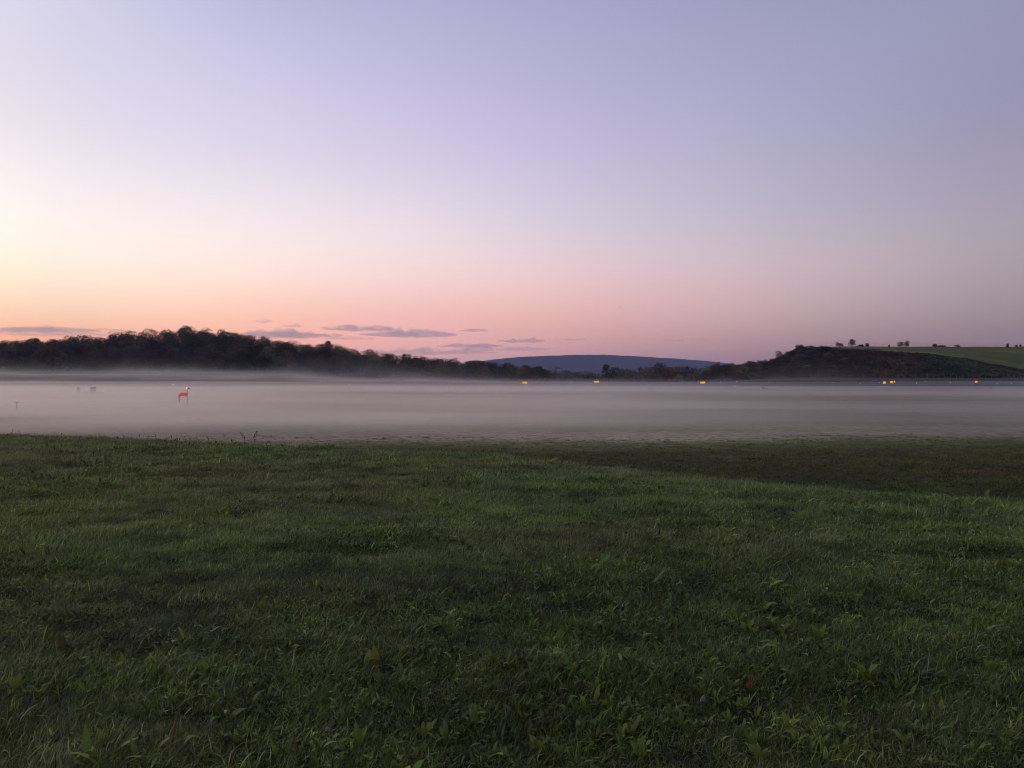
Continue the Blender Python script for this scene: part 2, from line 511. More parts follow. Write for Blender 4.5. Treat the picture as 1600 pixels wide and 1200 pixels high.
def cover_colour(x, y):
    """what grows where: bare-base colours of the ground itself"""
    x = np.asarray(x, float); y = np.asarray(y, float)
    px = 800 + FPX * x / np.maximum(y, 1)
    def L(a, b, t): return a * (1 - t[..., None]) + b * t[..., None]
    c = np.broadcast_to(np.array([0.016, 0.015, 0.009]), x.shape + (3,)).copy()          # thatch under the tall grass
    dark = sst(1.5, 4, (y - crest_y(x)) * 0.82) * sst(-20, 5, y)
    brown = sst(-0.05, 0.5, fbm(x * 0.09, y * 0.22, 3, 31)) * sst(38, 30, y)
    bank = np.array([0.040, 0.040, 0.022]) * (1 - brown[..., None]) + np.array([0.055, 0.038, 0.024]) * brown[..., None]
    c = L(c, bank, dark)
    field = L(np.broadcast_to(np.array([0.39, 0.295, 0.175]), c.shape), np.broadcast_to(np.array([0.225, 0.20, 0.112]), c.shape), sst(-10, 45, x + 14 * fbm(x * 0.03, y * 0.05, 2, 7)))
    c = L(c, field, sst(37, 51, y + 3 * fbm(x * 0.07, y * 0.12, 2, 8) + 1.5 * fbm(x * .4, y * .5, 2, 18)))
    wood = np.array([0.02, 0.017, 0.012])
    c = L(c, np.broadcast_to(np.array([0.07, 0.065, 0.035]), c.shape), sst(322, 345, y))
    c = L(c, np.broadcast_to(wood, c.shape), sst(425, 470, y) * sst(1240, 1190, px))
    brush = np.array([0.018, 0.016, 0.012])
    brb = np.interp(px, [1190, 1250, 1330, 1440, 1500, 1560, 1600], [458, 458, 455, 450, 438, 404, 386])
    c = L(c, np.broadcast_to(brush, c.shape), sst(384, 394, y) * sst(1080, 1190, px) * (1 - sst(1545, 1590, px)))
    mead = np.array([0.105, 0.118, 0.026])
    mead = mead * np.exp(.45 * fbm(x * .012, y * .05, 3, 41) + .2 * fbm(x * .06, y * .2, 2, 42))[..., None]
    c = L(c, mead, sst(-4, 4, y - brb) * sst(1246, 1262, px) * sst(700, 640, y))
    return c


cc = cover_colour(v[:, 0], v[:, 1])
ca = me.color_attributes.new('cover', 'FLOAT_COLOR', 'POINT')
ca.data.foreach_set('color', np.concatenate([cc, np.ones((len(cc), 1))], 1).astype(np.float32).ravel())
ground = link('ground', me, M_GROUND)
tag(ground, 'grass covered ground, knoll in front and airfield beyond', None, None, 'structure')

# far wooded ridge, its own landform
RP = [(300, 585), (500, 580), (640, 576), (700, 572), (760, 563), (790, 559), (820, 556.5), (860, 555.5), (905, 554), (955, 554.5), (1000, 556), (1050, 560), (1100, 562.5), (1130, 566), (1160, 571), (1220, 577), (1300, 582), (1400, 586)]
rx = np.linspace(300, 1400, 260)
rrow = np.interp(rx, [p[0] for p in RP], [p[1] for p in RP])
rrow = np.convolve(np.pad(rrow, 4, mode='edge'), np.ones(9) / 9, 'valid')
vv, ff = [], []
prof = [(6500, 0.0), (7200, 0.16), (7700, 0.36), (8200, 0.62), (8600, 0.84), (8900, 0.97), (9050, 1.0), (9300, 0.93), (9900, 0.6), (10800, 0.0)]
for i, (y_, f_) in enumerate(prof):
    top = (HOR - rrow) / FPX * 9050 + EYE
    xx = px_x(rx, 9050) * (0.9 + 0.1 * y_ / 9050)
    zz = top * f_ - 4 + f_ * (6 * fbm(xx * 0.02, np.full_like(xx, y_ * 0.01), 2, 5) + 22 * fbm(xx * 0.0022, np.full_like(xx, y_ * 0.003), 2, 6) * (0.3 if f_ > 0.95 else 1))
    vv += list(zip(xx, np.full_like(xx, y_), zz))
n = len(rx)
for i in range(len(prof) - 1):
    for k in range(n - 1):
        ff.append((i * n + k, i * n + k + 1, (i + 1) * n + k + 1, (i + 1) * n + k))
M_RIDGE = simple_mat('distant_woodland', (0.032, 0.03, 0.026), 0.95, var=0.3, scale=0.01, spec=0.1)
ridge = link('distant_ridge', pydata('distant_ridge', vv, ff, True), M_RIDGE)
tag(ridge, 'long blue wooded ridge on the horizon', None, None, 'structure')

# runway across the field, a strip lying on the ground, with white edge lines
def strip(name, y0, y1, x0, x1, lift, mat, ny=18, nx=60):
    xs = np.linspace(x0, x1, nx); ys = np.linspace(y0, y1, ny)
    X, Y = np.meshgrid(xs, ys)
    Z = -2.2 + 1.33 * sst(252, 322, Y) + 0.05 * fbm(X * 0.05, Y * 0.05, 2, 2) * sst(25, 60, Y) * sst(300, 240, Y) + k_s + lift
    vtx = np.stack([X, Y, Z], -1).reshape(-1, 3)
    fs = [(a * nx + b, a * nx + b + 1, (a + 1) * nx + b + 1, (a + 1) * nx + b) for a in range(ny - 1) for b in range(nx - 1)]
    return link(name, pydata(name, vtx, fs, True), mat)


k_s = 0.0
rw = strip('runway', 262, 316, -900, 900, 0.06, M_ASPHALT)
tag(rw, 'grey asphalt runway crossing the misty field', None, None, 'structure')
for y0, wd_ in ((262.5, 5.0), (309.0, 1.0)):
    e = strip('edge_line', y0, y0 + wd_, -900, 900, 0.09, M_PAINT, 3)
    e.parent = rw
# pale road at the foot of the wooded hill, left
xs = np.linspace(-420, -190, 60)
vv, ff = [], []
for i, x_ in enumerate(xs):
    for dy in (0, 5):
        yy_ = 418 + dy + 0.02 * (x_ + 300)
        vv.append((x_, yy_, gz(x_, yy_) + 0.25))
    if i: ff.append((2 * i - 2, 2 * i, 2 * i + 1, 2 * i - 1))
M_GRAVEL = simple_mat('pale_gravel', (0.3, 0.27, 0.24), 0.9, var=0.15)
rd = link('perimeter_road', pydata('perimeter_road', vv, ff), M_GRAVEL)
tag(rd, 'pale perimeter road below the wooded hill', None, None, 'structure')

# ------------------------------------------------------------------ trees
def leaf_crown(seed, w, h, z0, lobes=9, per=95, leaf=0.75, conic=0.0, open_=0.0, tone=0.35):
    r = np.random.RandomState(seed)
    V, F, C = [], [], []
    for l in range(lobes):
        t = (l + 0.5) / lobes
        zc = z0 + h * (0.16 + 0.68 * t)
        rad_here = math.sqrt(max(0.05, 1 - ((t - 0.42) / 0.62) ** 2)) * (1 - conic * t)
        a = l * 2.4 + r.uniform(-.5, .5)
        off = w * 0.5 * rad_here * r.uniform(0.25, 0.72) * (0.4 if l == lobes - 1 else 1)
        c = np.array([off * math.cos(a), off * math.sin(a), zc])
        lr = w * r.uniform(0.23, 0.35) * (1 - 0.35 * conic * t)
        tint = np.exp(r.normal(0, tone * 0.6)) * np.array([1 + r.normal(0, .1), 1, 1 + r.normal(0, .08)])
        for q in range(int(per * 1.7 * (1 - open_ * r.uniform(0, 1)))):
            d = r.normal(size=3); d /= np.linalg.norm(d)
            if d[2] < -0.5 and r.rand() < 0.6: d[2] *= -1
            rr = lr * r.uniform(0.55, 1.08) ** 0.7
            p = c + d * rr * np.array([1, 1, 0.82])
            nrm = d + r.normal(0, .55, 3); nrm /= np.linalg.norm(nrm)
            u = np.cross(nrm, r.normal(size=3)); u /= np.linalg.norm(u)
            w_ = np.cross(nrm, u)
            s = leaf * r.uniform(0.45, 1.15)
            b = len(V)
            k1, k2 = s * 0.5, s * 0.5 * r.uniform(.5, .9)
            V += [p - u * k1, p + w_ * k2 + u * k1 * .1, p + u * k1, p - w_ * k2 - u * k1 * .15]
            F.append((b, b + 1, b + 2, b + 3))
            C.append(np.clip(tint * np.exp(r.normal(0, tone * 0.5)), 0.25, 2.6))
    me = pydata('crown', V, F)
    a = me.color_attributes.new('bcol', 'FLOAT_COLOR', 'CORNER')
    cc = np.repeat(np.concatenate([np.array(C), np.ones((len(C), 1))], 1), 4, 0)
    a.data.foreach_set('color', cc.astype(np.float32).ravel())
    me.materials.append(M_LEAF)
    return me


def trunk_mesh(seed, h, w, z0, rad=0.28, limbs=6):
    r = random.Random(seed)
    mb = MB()
    pts = [(0, 0, -1.0)]
    x = y = 0.0
    for i in range(1, 6):
        x += r.uniform(-.15, .15); y += r.uniform(-.15, .15)
        pts.append((x, y, h * 0.85 * i / 5))
    mb.tube(pts, [rad * (1 - 0.8 * i / 5) for i in range(6)], 6)
    for l in range(limbs):
        t = r.uniform(0.3, 0.8)
        k = min(4, int(t * 5)); f = t * 5 - k
        p = Vector(pts[k]).lerp(Vector(pts[k + 1]), f)
        a = r.uniform(0, 6.28); ln = w * r.uniform(.28, .45)
        m_ = p + Vector((math.cos(a) * ln * .5, math.sin(a) * ln * .5, ln * .3))
        e = p + Vector((math.cos(a) * ln, math.sin(a) * ln, ln * .75))
        mb.tube([p, m_, e], [rad * .4, rad * .25, .03], 5)
    me = mb.mesh('trunk', True)
    me.materials.append(M_BARK)
    return me


def bare_crown(seed, h, w):
    """thin branching twigs with a few leaves left"""
    r = random.Random(seed)
    mb = MB()
    tips = []
    def grow(p, d, ln, rad, lev):
        q = p + d * ln
        mid = p.lerp(q, .5) + Vector((r.uniform(-1, 1), r.uniform(-1, 1), 0)) * ln * .06
        mb.tube([p, mid, q], [rad, rad * .8, rad * .6], 4, cap=False)
        if lev == 0:
            tips.append(q); return
        for i in range(3 if lev > 1 else 4):
            dd = (d + Vector((r.uniform(-.75, .75), r.uniform(-.75, .75), r.uniform(-.1, .5)))).normalized()
            grow(q.lerp(p, r.uniform(0, .35)), dd, ln * r.uniform(.55, .8), rad * .55, lev - 1)
    for i in range(6):
        a = i * 1.05
        grow(Vector((0, 0, h * r.uniform(.22, .4))), Vector((math.cos(a) * .5, math.sin(a) * .5, 1)).normalized(), h * .22, .2, 3)
    me = mb.mesh('branches')
    me.materials.append(M_BARK)
    return me


KINDS = []
for s in range(9):
    w = [10, 11, 9, 8.5, 12, 10, 9.5, 7, 6.5][s]; h = [13, 14, 14, 15, 13, 12, 15.5, 15, 16][s]; z0 = [1.0, .8, 1.5, 1.2, .6, .5, 1.5, 1.0, 1.2][s]
    KINDS.append((leaf_crown(40 + s, w, h - z0 * .4, z0, lobes=[10, 12, 9, 10, 12, 10, 9, 9, 9][s], per=[95, 90, 80, 85, 90, 100, 70, 85, 90][s], conic=[0, 0, .1, .2, 0, 0, .1, .45, .6][s], open_=[0, .2, .4, .3, .1, 0, .6, .4, .2][s], leaf=.8),
                  trunk_mesh(70 + s, h, w, z0, .28), h, w))
BUSH = [leaf_crown(140 + s, [3.6, 4.4, 5.0, 3.0][s], [2.6, 3.0, 3.6, 3.4][s], -0.2, 6, 70, .5, 0, .2) for s in range(4)]
LOWTREE = [(leaf_crown(160 + s, [6.5, 7.5, 6][s], [6.5, 7.0, 7.4][s], .3, 8, 80, .6, 0, .25), trunk_mesh(170 + s, 6.5, 6, .3, .18, 5), [6.8, 7.3, 7.7][s], 7) for s in range(3)]
BARE = [(bare_crown(180 + s, 13, 8), trunk_mesh(190 + s, 6, 2, 0, .22, 0), 13, 8) for s in range(3)]

C_DARK = (0.050, 0.048, 0.030); C_OLIVE = (0.090, 0.080, 0.044); C_BROWN = (0.10, 0.068, 0.042)
C_RUST = (0.13, 0.056, 0.030); C_GREY = (0.12, 0.108, 0.08); C_OCHRE = (0.16, 0.106, 0.045)


def jit(c, a=0.34):
    f = math.exp(R.gauss(0, a))
    return (c[0] * f * math.exp(R.gauss(0, .08)), c[1] * f, c[2] * f * math.exp(R.gauss(0, .06)), 1)


def put_tree(kind, x, y, hgt, col, label, group=None, name='broadleaf_tree', cat='tree', wide=1.0, crown='crown', sink=0.3):
    cm, tm, h, w = kind
    s = hgt / h
    o = empty(name, (x, y, gz(x, y) - sink), R.uniform(0, 6.28))
    o.scale = (s * wide, s * wide, s)
    tag(o, label, cat, group)
    c = link(crown, cm, None, o); c.color = col
    link('trunk', tm, None, o)
    return o


# wooded hill on the left: skyline of the photograph, crown by crown
SKYL = [(-80, 530), (0, 529), (20, 532), (60, 526), (100, 527), (130, 524), (165, 522), (180, 518), (205, 514), (240, 514), (265, 512), (290, 510), (325, 513), (350, 515), (370, 517), (400, 523), (430, 527), (455, 530), (475, 536), (500, 538), (513, 530), (525, 538), (545, 541), (570, 545), (600, 550), (640, 553), (665, 556), (700, 559), (725, 557), (745, 561), (790, 566), (820, 570), (850, 574), (870, 581)]
sk_x = [p[0] for p in SKYL]; sk_r = [p[1] for p in SKYL]
WOODG = 'trees of the wooded hill'


def wood_colour(px):
    u = R.random()
    if px < 420:
        return C_DARK if u < .5 else C_OLIVE if u < .78 else C_BROWN if u < .92 else C_GREY
    if px < 600:
        return C_DARK if u < .45 else C_OLIVE if u < .75 else C_BROWN if u < .93 else C_OCHRE
    return C_DARK if u < .3 else C_OLIVE if u < .62 else C_BROWN if u < .85 else C_OCHRE if u < .95 else C_RUST


ntree = 0
SECT = [(20, 'at the left picture edge'), (90, 'near the T post'), (150, 'above the grey cabinets'), (210, 'where the skyline rises'), (265, 'left below the hilltop'), (310, 'under the hilltop'), (360, 'right below the hilltop'), (420, 'under the puffy cloud'), (485, 'left of the pointed tree'), (545, 'around the pointed tree'), (610, 'above the lone red light'), (680, 'under the ragged clouds'), (750, 'beside the ochre tree'), (900, 'next to the blue ridge')]
ROWS = [(655, 20), (632, 18), (606, 19), (578, 19), (550, 19), (522, 19), (497, 19), (475, 19)]
for ri, (yb, step) in enumerate(ROWS):
    px = -60 + R.uniform(0, step)
    while px < 868:
        y = yb + R.uniform(-7, 7)
        x = px_x(px, y)
        top = (HOR - np.interp(px, sk_x, sk_r)) / FPX * y + EYE
        g = gz(x, y)
        lim = top - g
        last = ri <= 1
        h = R.uniform(10.5, 16.5)
        if px > 560: h *= 0.88
        if ri == 0: h = lim + R.uniform(-2.2, .5)
        elif ri == 1: h = min(h + 1, lim + R.uniform(-2.5, .3))
        else: h = min(h, lim - R.uniform(0.3, 2.0))
        if yb < 495: h = min(h, R.uniform(7, 11))
        if h > 3.2:
            h = min(h, 19)
            k = KINDS[R.randrange(7)] if h > 8.5 else LOWTREE[R.randrange(3)]
            c = wood_colour(px)
            cn = {C_DARK: 'dark green', C_OLIVE: 'olive', C_BROWN: 'brown', C_OCHRE: 'ochre', C_GREY: 'pale greyish', C_RUST: 'rusty red'}[c]
            zone = 'skyline' if last else 'slope' if yb > 495 else 'foot'
            sec = SECT[min(len(SECT) - 1, sum(px > q for q, _ in SECT[:-1]))][1]
            put_tree(k, x, y, h, jit(c), '%s tree on the %s of the left wood, %s' % (cn, zone, sec), WOODG + ', ' + cn + ' on the ' + zone + ', ' + sec, wide=R.uniform(1.15, 1.5))
            ntree += 1
        px += step * R.uniform(.75, 1.3) * (1.25 if last else 1.55)
for px, row, lab in [(318, 512, 'thin bare crowned tree left of the open crowned tree on the left hilltop'), (341, 513, 'bare twiggy crown on the skyline right of the hilltop'), (357, 515, 'second bare crown on the skyline right of the hilltop'), (372, 516, 'third bare crown on the skyline, above the right shoulder'), (392, 520, 'last bare crown before the wood skyline drops'), (66, 527, 'bare crown beside the tall narrow dark tree, far left'), (183, 517, 'bare crown where the left skyline starts to rise'), (445, 528, 'bare crown left of the tall dark pointed tree'), (640, 552, 'bare crown on the falling skyline, middle of the wood')]:
    y = 630.0; x = px_x(px, y)
    put_tree(BARE[R.randrange(3)], x, y, max(5, (HOR - row + 1) / FPX * y + EYE - gz(x, y)), (1, 1, 1, 1), lab, name='bare_tree', crown='branches', wide=1.2)
# trees of that wood that stand out
for px, row, y, kd, col, lab, wd in [
    (513, 529.5, 600, 8, C_DARK, 'tall dark pointed tree standing above the middle of the left wood skyline', 1.3),
    (290, 508.5, 640, 2, C_DARK, 'rounded tree at the very top of the left wooded hill', 1.1),
    (323, 511, 640, 6, C_DARK, 'open crowned tree just right of the hilltop in the left wood', 1.0),
    (58, 525.5, 600, 7, C_DARK, 'tall narrow dark tree on the skyline near the left picture edge', 1.1),
    (129, 522, 610, 6, C_DARK, 'loose topped dark tree on the skyline left of the rising wood', 1.0),
    (80, 541, 500, 0, C_RUST, 'rust brown tree low on the left wood slope', 1.2),
    (692, 561, 500, 4, C_OCHRE, 'ochre brown round tree in front of the right end of the wood', 1.1),
    (752, 572, 500, 1, C_RUST, 'reddish tree low at the right end of the left wood', 1.0),
    (842, 571, 520, 5, C_DARK, 'dark round tree ending the left wood beside the ridge', 1.0),
    (822, 569, 540, 3, C_BROWN, 'brown tree second from the right end of the left wood', 1.0),
]:
    x = px_x(px, y)
    put_tree(KINDS[kd], x, y, (HOR - row) / FPX * y + EYE - gz(x, y), jit(col, .05), lab, wide=wd)

def leaf_mass(name, label, n, px0, px1, y0, y1, hfun, cfun, leaf=1.3, seed=9):
    r = np.random.RandomState(seed)
    y = np.sqrt(r.uniform(y0 ** 2, y1 ** 2, n)); px = r.uniform(px0, px1, n); x = px_x(px, y)
    g = ground_z(x, y); hm = np.maximum(hfun(px, y, g), .3)
    z = g + hm * r.uniform(0, 1, n) ** .7 * (.75 + .5 * fbm(x * .12, y * .12, 2, seed))
    nr = r.normal(size=(n, 3)); nr[:, 2] = np.abs(nr[:, 2]) * .8; nr[:, 1] -= .5; nr /= np.linalg.norm(nr, axis=1)[:, None]
    u = np.cross(nr, r.normal(size=(n, 3))); u /= np.linalg.norm(u, axis=1)[:, None]; w = np.cross(nr, u)
    s_ = (leaf * r.uniform(.5, 1.2, n))[:, None] * .5
    p = np.stack([x, y, z], -1)
    V = np.stack([p - u * s_, p + w * s_ * .7, p + u * s_, p - w * s_ * .7], 1).reshape(-1, 3)
    me = bpy.data.meshes.new(name)
    me.from_pydata(V.tolist(), [], np.arange(4 * n).reshape(-1, 4).tolist())
    a_ = me.color_attributes.new('bcol', 'FLOAT_COLOR', 'CORNER')
    c_ = cfun(x, y, px, r) * np.exp(r.normal(0, .3, n))[:, None]
    a_.data.foreach_set('color', np.repeat(np.concatenate([c_, np.ones((n, 1))], 1), 4, 0).astype(np.float32).ravel())
    o = link(name, me, M_LEAF); o.color = (1, 1, 1, 1)
    return tag(o, label, None, None, 'stuff')


def wood_h(px, y, g):
    lim = (HOR - np.interp(px, sk_x, sk_r)) / FPX * y + EYE - g
    return np.minimum(lim - 3.0, 5.5)


def wood_c(x, y, px, r):
    k = fbm(x * .05, y * .05, 3, 61)[:, None]; d = np.array([.045, .045, .030]); b_ = np.array([.095, .07, .045])
    t_ = np.clip(.35 + k * 1.2, 0, 1)
    return d * (1 - t_) + b_ * t_


leaf_mass('woodland_undergrowth', 'dense leafy undergrowth filling the wooded left hill', 45000, -90, 868, 462, 662, wood_h, wood_c)
leaf_mass('woodland_undergrowth', 'leafy undergrowth of the wood on the right hill end', 7000, 1096, 1245, 430, 575, lambda px, y, g: np.minimum((HOR - np.interp(px, [1095, 1130, 1180, 1215, 1250], [581, 574, 569, 562, 551])) / FPX * y + EYE - g, 4.5), wood_c, 1.0, 10)
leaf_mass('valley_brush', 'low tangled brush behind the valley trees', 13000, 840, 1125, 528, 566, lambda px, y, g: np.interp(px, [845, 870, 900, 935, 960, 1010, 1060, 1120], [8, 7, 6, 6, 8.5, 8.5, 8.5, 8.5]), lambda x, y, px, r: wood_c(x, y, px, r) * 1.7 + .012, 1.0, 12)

# valley trees in the middle, against the blue ridge
for i, (px, row, y, kd, col, lab, nm) in enumerate([
    (868, 575, 560, 6, C_GREY, 'pale grey green tree right after the left wood, before the ridge', 'k'),
    (884, 581, 545, 1, C_OLIVE, 'low olive tree in the gap under the blue ridge', 'k'),
    (903, 583, 540, 5, C_OLIVE, 'low rounded tree in the middle of the gap under the ridge', 'k'),
    (920, 582, 535, 4, C_GREY, 'low pale tree in the gap, left of the dark spiky tree', 'k'),
    (947, 569.5, 520, 8, C_DARK, 'dark spiky tree behind the second yellow sign', 'k'),
    (959, 574, 515, 7, C_DARK, 'smaller dark tree leaning on the dark spiky tree', 'k'),
    (972, 569, 520, 1, C_BROWN, 'thin pinkish brown tree right of the dark spiky tree', 'b'),
    (985, 578, 510, 3, C_BROWN, 'low brown tree under the bare trees', 'k'),
    (1003, 568, 525, 0, C_GREY, 'bare twiggy tree, taller, left of the dark round tree', 'b'),
    (1014, 577, 510, 4, C_BROWN, 'brown bushy tree below the tall bare tree', 'k'),
    (1030, 570, 520, 0, C_DARK, 'dark round tree between bare trees in the valley', 'k'),
    (1043, 576, 505, 5, C_RUST, 'orange brown tree in the valley beside the dark round tree', 'k'),
    (1058, 574.5, 510, 2, C_DARK, 'dark brown rounded tree right of the orange tree', 'k'),
    (1070, 568.5, 530, 2, C_GREY, 'bare twiggy tree left of the right hand wood', 'b'),
    (1080, 567.5, 535, 1, C_GREY, 'second bare twiggy tree, rightmost of the bare ones', 'b'),
    (1087, 577, 510, 6, C_OLIVE, 'low olive tree below the rightmost bare tree', 'k'),
    (1105, 578, 500, 1, C_GREY, 'pale misty tree left of the right hand wood', 'k'),
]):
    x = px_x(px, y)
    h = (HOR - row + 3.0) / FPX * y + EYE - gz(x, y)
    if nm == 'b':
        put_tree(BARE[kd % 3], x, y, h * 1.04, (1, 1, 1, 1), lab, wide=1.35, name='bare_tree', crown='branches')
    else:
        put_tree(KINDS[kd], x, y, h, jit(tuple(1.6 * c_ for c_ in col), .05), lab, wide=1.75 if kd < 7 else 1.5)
for i in range(26):
    px = R.uniform(850, 1120); y = R.uniform(470, 500)
    x = px_x(px, y)
    o = link('bush', BUSH[i % 4], None, None, (x, y, gz(x, y) - .2))
    s = R.uniform(1.0, 1.7); o.scale = (s * 1.3, s * 1.3, s); o.rotation_euler = (0, 0, R.uniform(0, 6))
    o.color = jit(R.choice([C_BROWN, C_OLIVE, C_GREY]))
    tag(o, 'low brush growing beneath the valley trees under the blue ridge', 'bush', 'brush under the valley trees')
# wood climbing to the right hill
RSK = [(1095, 577), (1110, 571), (1130, 568), (1150, 566.5), (1180, 563), (1195, 560), (1215, 555.5), (1235, 552), (1250, 548)]
for ri, (yb, step) in enumerate([(560, 13), (525, 13), (495, 12), (465, 12), (440, 12)]):
    px = 1102 + R.uniform(0, 8)
    while px < 1236 - ri * 6:
        y = yb + R.uniform(-6, 6); x = px_x(px, y)
        lim = (HOR - np.interp(px, [p[0] for p in RSK], [p[1] for p in RSK])) / FPX * y + EYE - gz(x, y)
        h = lim + R.uniform(-2.2, 1.4) if ri <= 1 else min(R.uniform(5, 9), lim - R.uniform(.3, 1.5))
        if h > 1.6:
            c = R.choice([C_DARK, C_DARK, C_OLIVE, C_BROWN])
            rs = ('low, ' if yb < 470 else 'halfway up, ' if yb < 530 else 'on its skyline, ') + ('beside the valley trees' if px < 1128 else 'above the tiny orange sign' if px < 1160 else 'right of the tiny orange sign' if px < 1195 else 'against the right bank')
            k = KINDS[R.randrange(7)] if h > 8 else LOWTREE[R.randrange(3)]
            put_tree(k, x, y, h, jit(c), '%s tree of the right hand wood, %s' % ({C_DARK: 'dark', C_OLIVE: 'olive', C_BROWN: 'brown'}[c], rs), 'trees of the right hand wood, %s' % rs, wide=1.1)
        px += step * R.uniform(.8, 1.3)
put_tree(LOWTREE[1], px_x(1216, 540), 540, (HOR - 547.5) / FPX * 540 + EYE - gz(px_x(1216, 540), 540), jit(C_DARK, 0), 'lone see-through tree rising left of the right hilltop', wide=1.1)

# bushes covering the steep bank of the right hill
for i in range(300):
    px = R.uniform(1150, 1562)
    top = np.interp(px, [1150, 1250, 1330, 1440, 1500, 1560, 1600], [455, 452, 449, 444, 430, 400, 392])
    y = R.uniform(391, top); x = px_x(px, y)
    o = link('bush', BUSH[R.randrange(4)], None, None, (x, y, gz(x, y) - .45))
    s = R.uniform(.45, 1.0) * (1.15 if px < 1330 else .9); o.scale = (s * 1.4, s * 1.4, s * .85); o.rotation_euler = (0, 0, R.uniform(0, 6))
    red = math.exp(-((px - 1390) / 60) ** 2 - ((y - 438) / 14) ** 2)
    grn = math.exp(-((px - 1450) / 70) ** 2 - ((y - 412) / 14) ** 2)
    c = C_BROWN if R.random() < .3 else C_DARK
    if R.random() < red: c = (0.075, 0.036, 0.026)
    elif R.random() < grn: c = (0.036, 0.046, 0.026)
    o.color = jit(c, .22)
    sec = ['beside the climbing fence', 'below the capping bush', 'under the larger hilltop tree', 'above the close signs', 'below the hilltop tree pair', 'below the long thicket', 'towards the right edge'][sum(px > q for q in (1225, 1285, 1345, 1395, 1440, 1495))]
    lev = 'foot' if y < 408 else 'middle' if y < 430 else 'upper edge'
    kn = 'reddish brown' if c[0] > .07 else 'dull green' if c[1] > .045 else 'brown' if c == C_BROWN else 'dark'
    tag(o, '%s bush on the %s of the right bank, %s' % (kn, lev, sec), 'bush', '%s bushes, %s of the right bank, %s' % (kn, lev, sec))

leaf_mass('bank_scrub', 'rough dark scrub between the bushes of the right bank', 26000, 1160, 1600, 390, 457,
          lambda px, y, g: 1.5 * (y < np.interp(px, [1150, 1250, 1330, 1440, 1500, 1560, 1600], [456, 456, 453, 448, 434, 400, 380])) * (px < 1580) + .1,
          lambda x, y, px, r: np.array([.068, .056, .038]) * (1 + np.exp(-((px - 1390) / 70) ** 2)[:, None] * np.array([.5, -.05, -.1])) * (1 + np.exp(-((px - 1470) / 60) ** 2)[:, None] * np.array([-.2, .2, .05])) * np.exp(.9 * fbm(x * .09, y * .05 + x * .03, 3, 71))[:, None], .9, 14)

# trees and bushes standing on the hilltop meadow skyline
for px, w, hpx, kd, kindn, lab in [
    (1266, 15, 2.6, 2, 'b', 'wide dark bush capping the left end of the right hilltop'),
    (1251, 8, 2.0, 1, 'b', 'small dark bush at the left corner of the right hilltop'),
    (1308, 8, 6.5, 1, 't', 'small tree just left of the larger hilltop tree'),
    (1314, 9, 5, 2, 'b', 'shrub at the foot of the small hilltop tree'),
    (1331, 14, 11, 0, 't', 'larger spreading tree on the right hilltop with sky beneath its crown'),
    (1345, 12, 2.8, 3, 'b', 'low bush right of the larger hilltop tree'),
    (1355, 7, 5, 0, 'b', 'small round bush alone on the hilltop fence line'),
    (1389, 4, 3, 3, 'b', 'tiny bush left of the hilltop tree pair'),
    (1407, 13, 8, 1, 't', 'left and lower tree of the hilltop pair'),
    (1417, 10, 10, 2, 't', 'right and taller tree of the hilltop pair'),
    (1461, 9, 4.5, 0, 'b', 'dark bush at the left of the long hilltop thicket'),
    (1471, 16, 2.5, 1, 'b', 'flat long thicket on the hilltop skyline'),
    (1496, 10, 3.5, 2, 'b', 'rounded low bush alone right of the thicket'),
    (1574, 5, 6.5, 3, 'b', 'narrow upright bush near the right picture edge on the hilltop'),
    (1588, 4, 4, 0, 'b', 'tiny bush, left of the last two on the hilltop'),
    (1594, 3.5, 4.5, 1, 'b', 'tiny bush, last at the right picture edge on the hilltop'),
]:
    y = 556.0; x = px_x(px, y); sc_ = y / FPX
    if kindn == 't':
        kk = LOWTREE[kd]
        o = put_tree(kk, x, y, hpx * sc_ + .6, jit(C_DARK, .05), lab, name='small_tree', sink=.3)
        f = w * sc_ / 7.0; o.scale = (f, f, o.scale[2])
    else:
        o = link('bush', BUSH[kd], None, None, (x, y, gz(x, y) - .3))
        bw = [3.6, 4.4, 5.0, 3.0][kd]; bh = [2.6, 3.0, 3.6, 3.4][kd]
        o.scale = (w * sc_ / bw, w * sc_ / bw * .8, (hpx * sc_ + .4) / bh); o.color = jit(C_DARK, .05)
        tag(o, lab, 'bush')

# ------------------------------------------------------------------ fences
def fence(px0, px1, n, yfun, hgt, label, wires, sag=0.0):
    root = empty('wire_fence', (px_x((px0 + px1) / 2, yfun(.5)), yfun(.5), 0))
    tag(root, label, 'fence')
    pts = []
    for i in range(n):
        t = i / (n - 1); y = yfun(t); x = px_x(px0 + (px1 - px0) * t, y)
        pts.append(Vector((x, y, gz(x, y))) - root.location)
    pm = MB().tube([(0, 0, -.4), (0, 0, hgt)], .045, 6).mesh('post')
    pm.materials.append(M_STEEL)
    for i, p in enumerate(pts):
        link('post', pm, None, root, p)
    for k in range(wires):
        z = hgt * (k + 1) / wires - .05
        MB().tube([p + Vector((0, -.07, z)) for p in pts], .022 if k == wires - 1 else .014, 4).build('wire', M_STEEL, root)
    return root


fence(1340, 1640, 34, lambda t: 377.0 - 4 * t, 2.4, 'long wire mesh fence with pale posts below the right hill', 5)
fence(1262, 1640, 52, lambda t: 558.0, 2.3, 'wire fence along the skyline on top of the right hill', 4)
fence(1222, 1256, 9, lambda t: 399 + 54 * t, 2.2, 'short fence climbing the left end of the right bank', 3)

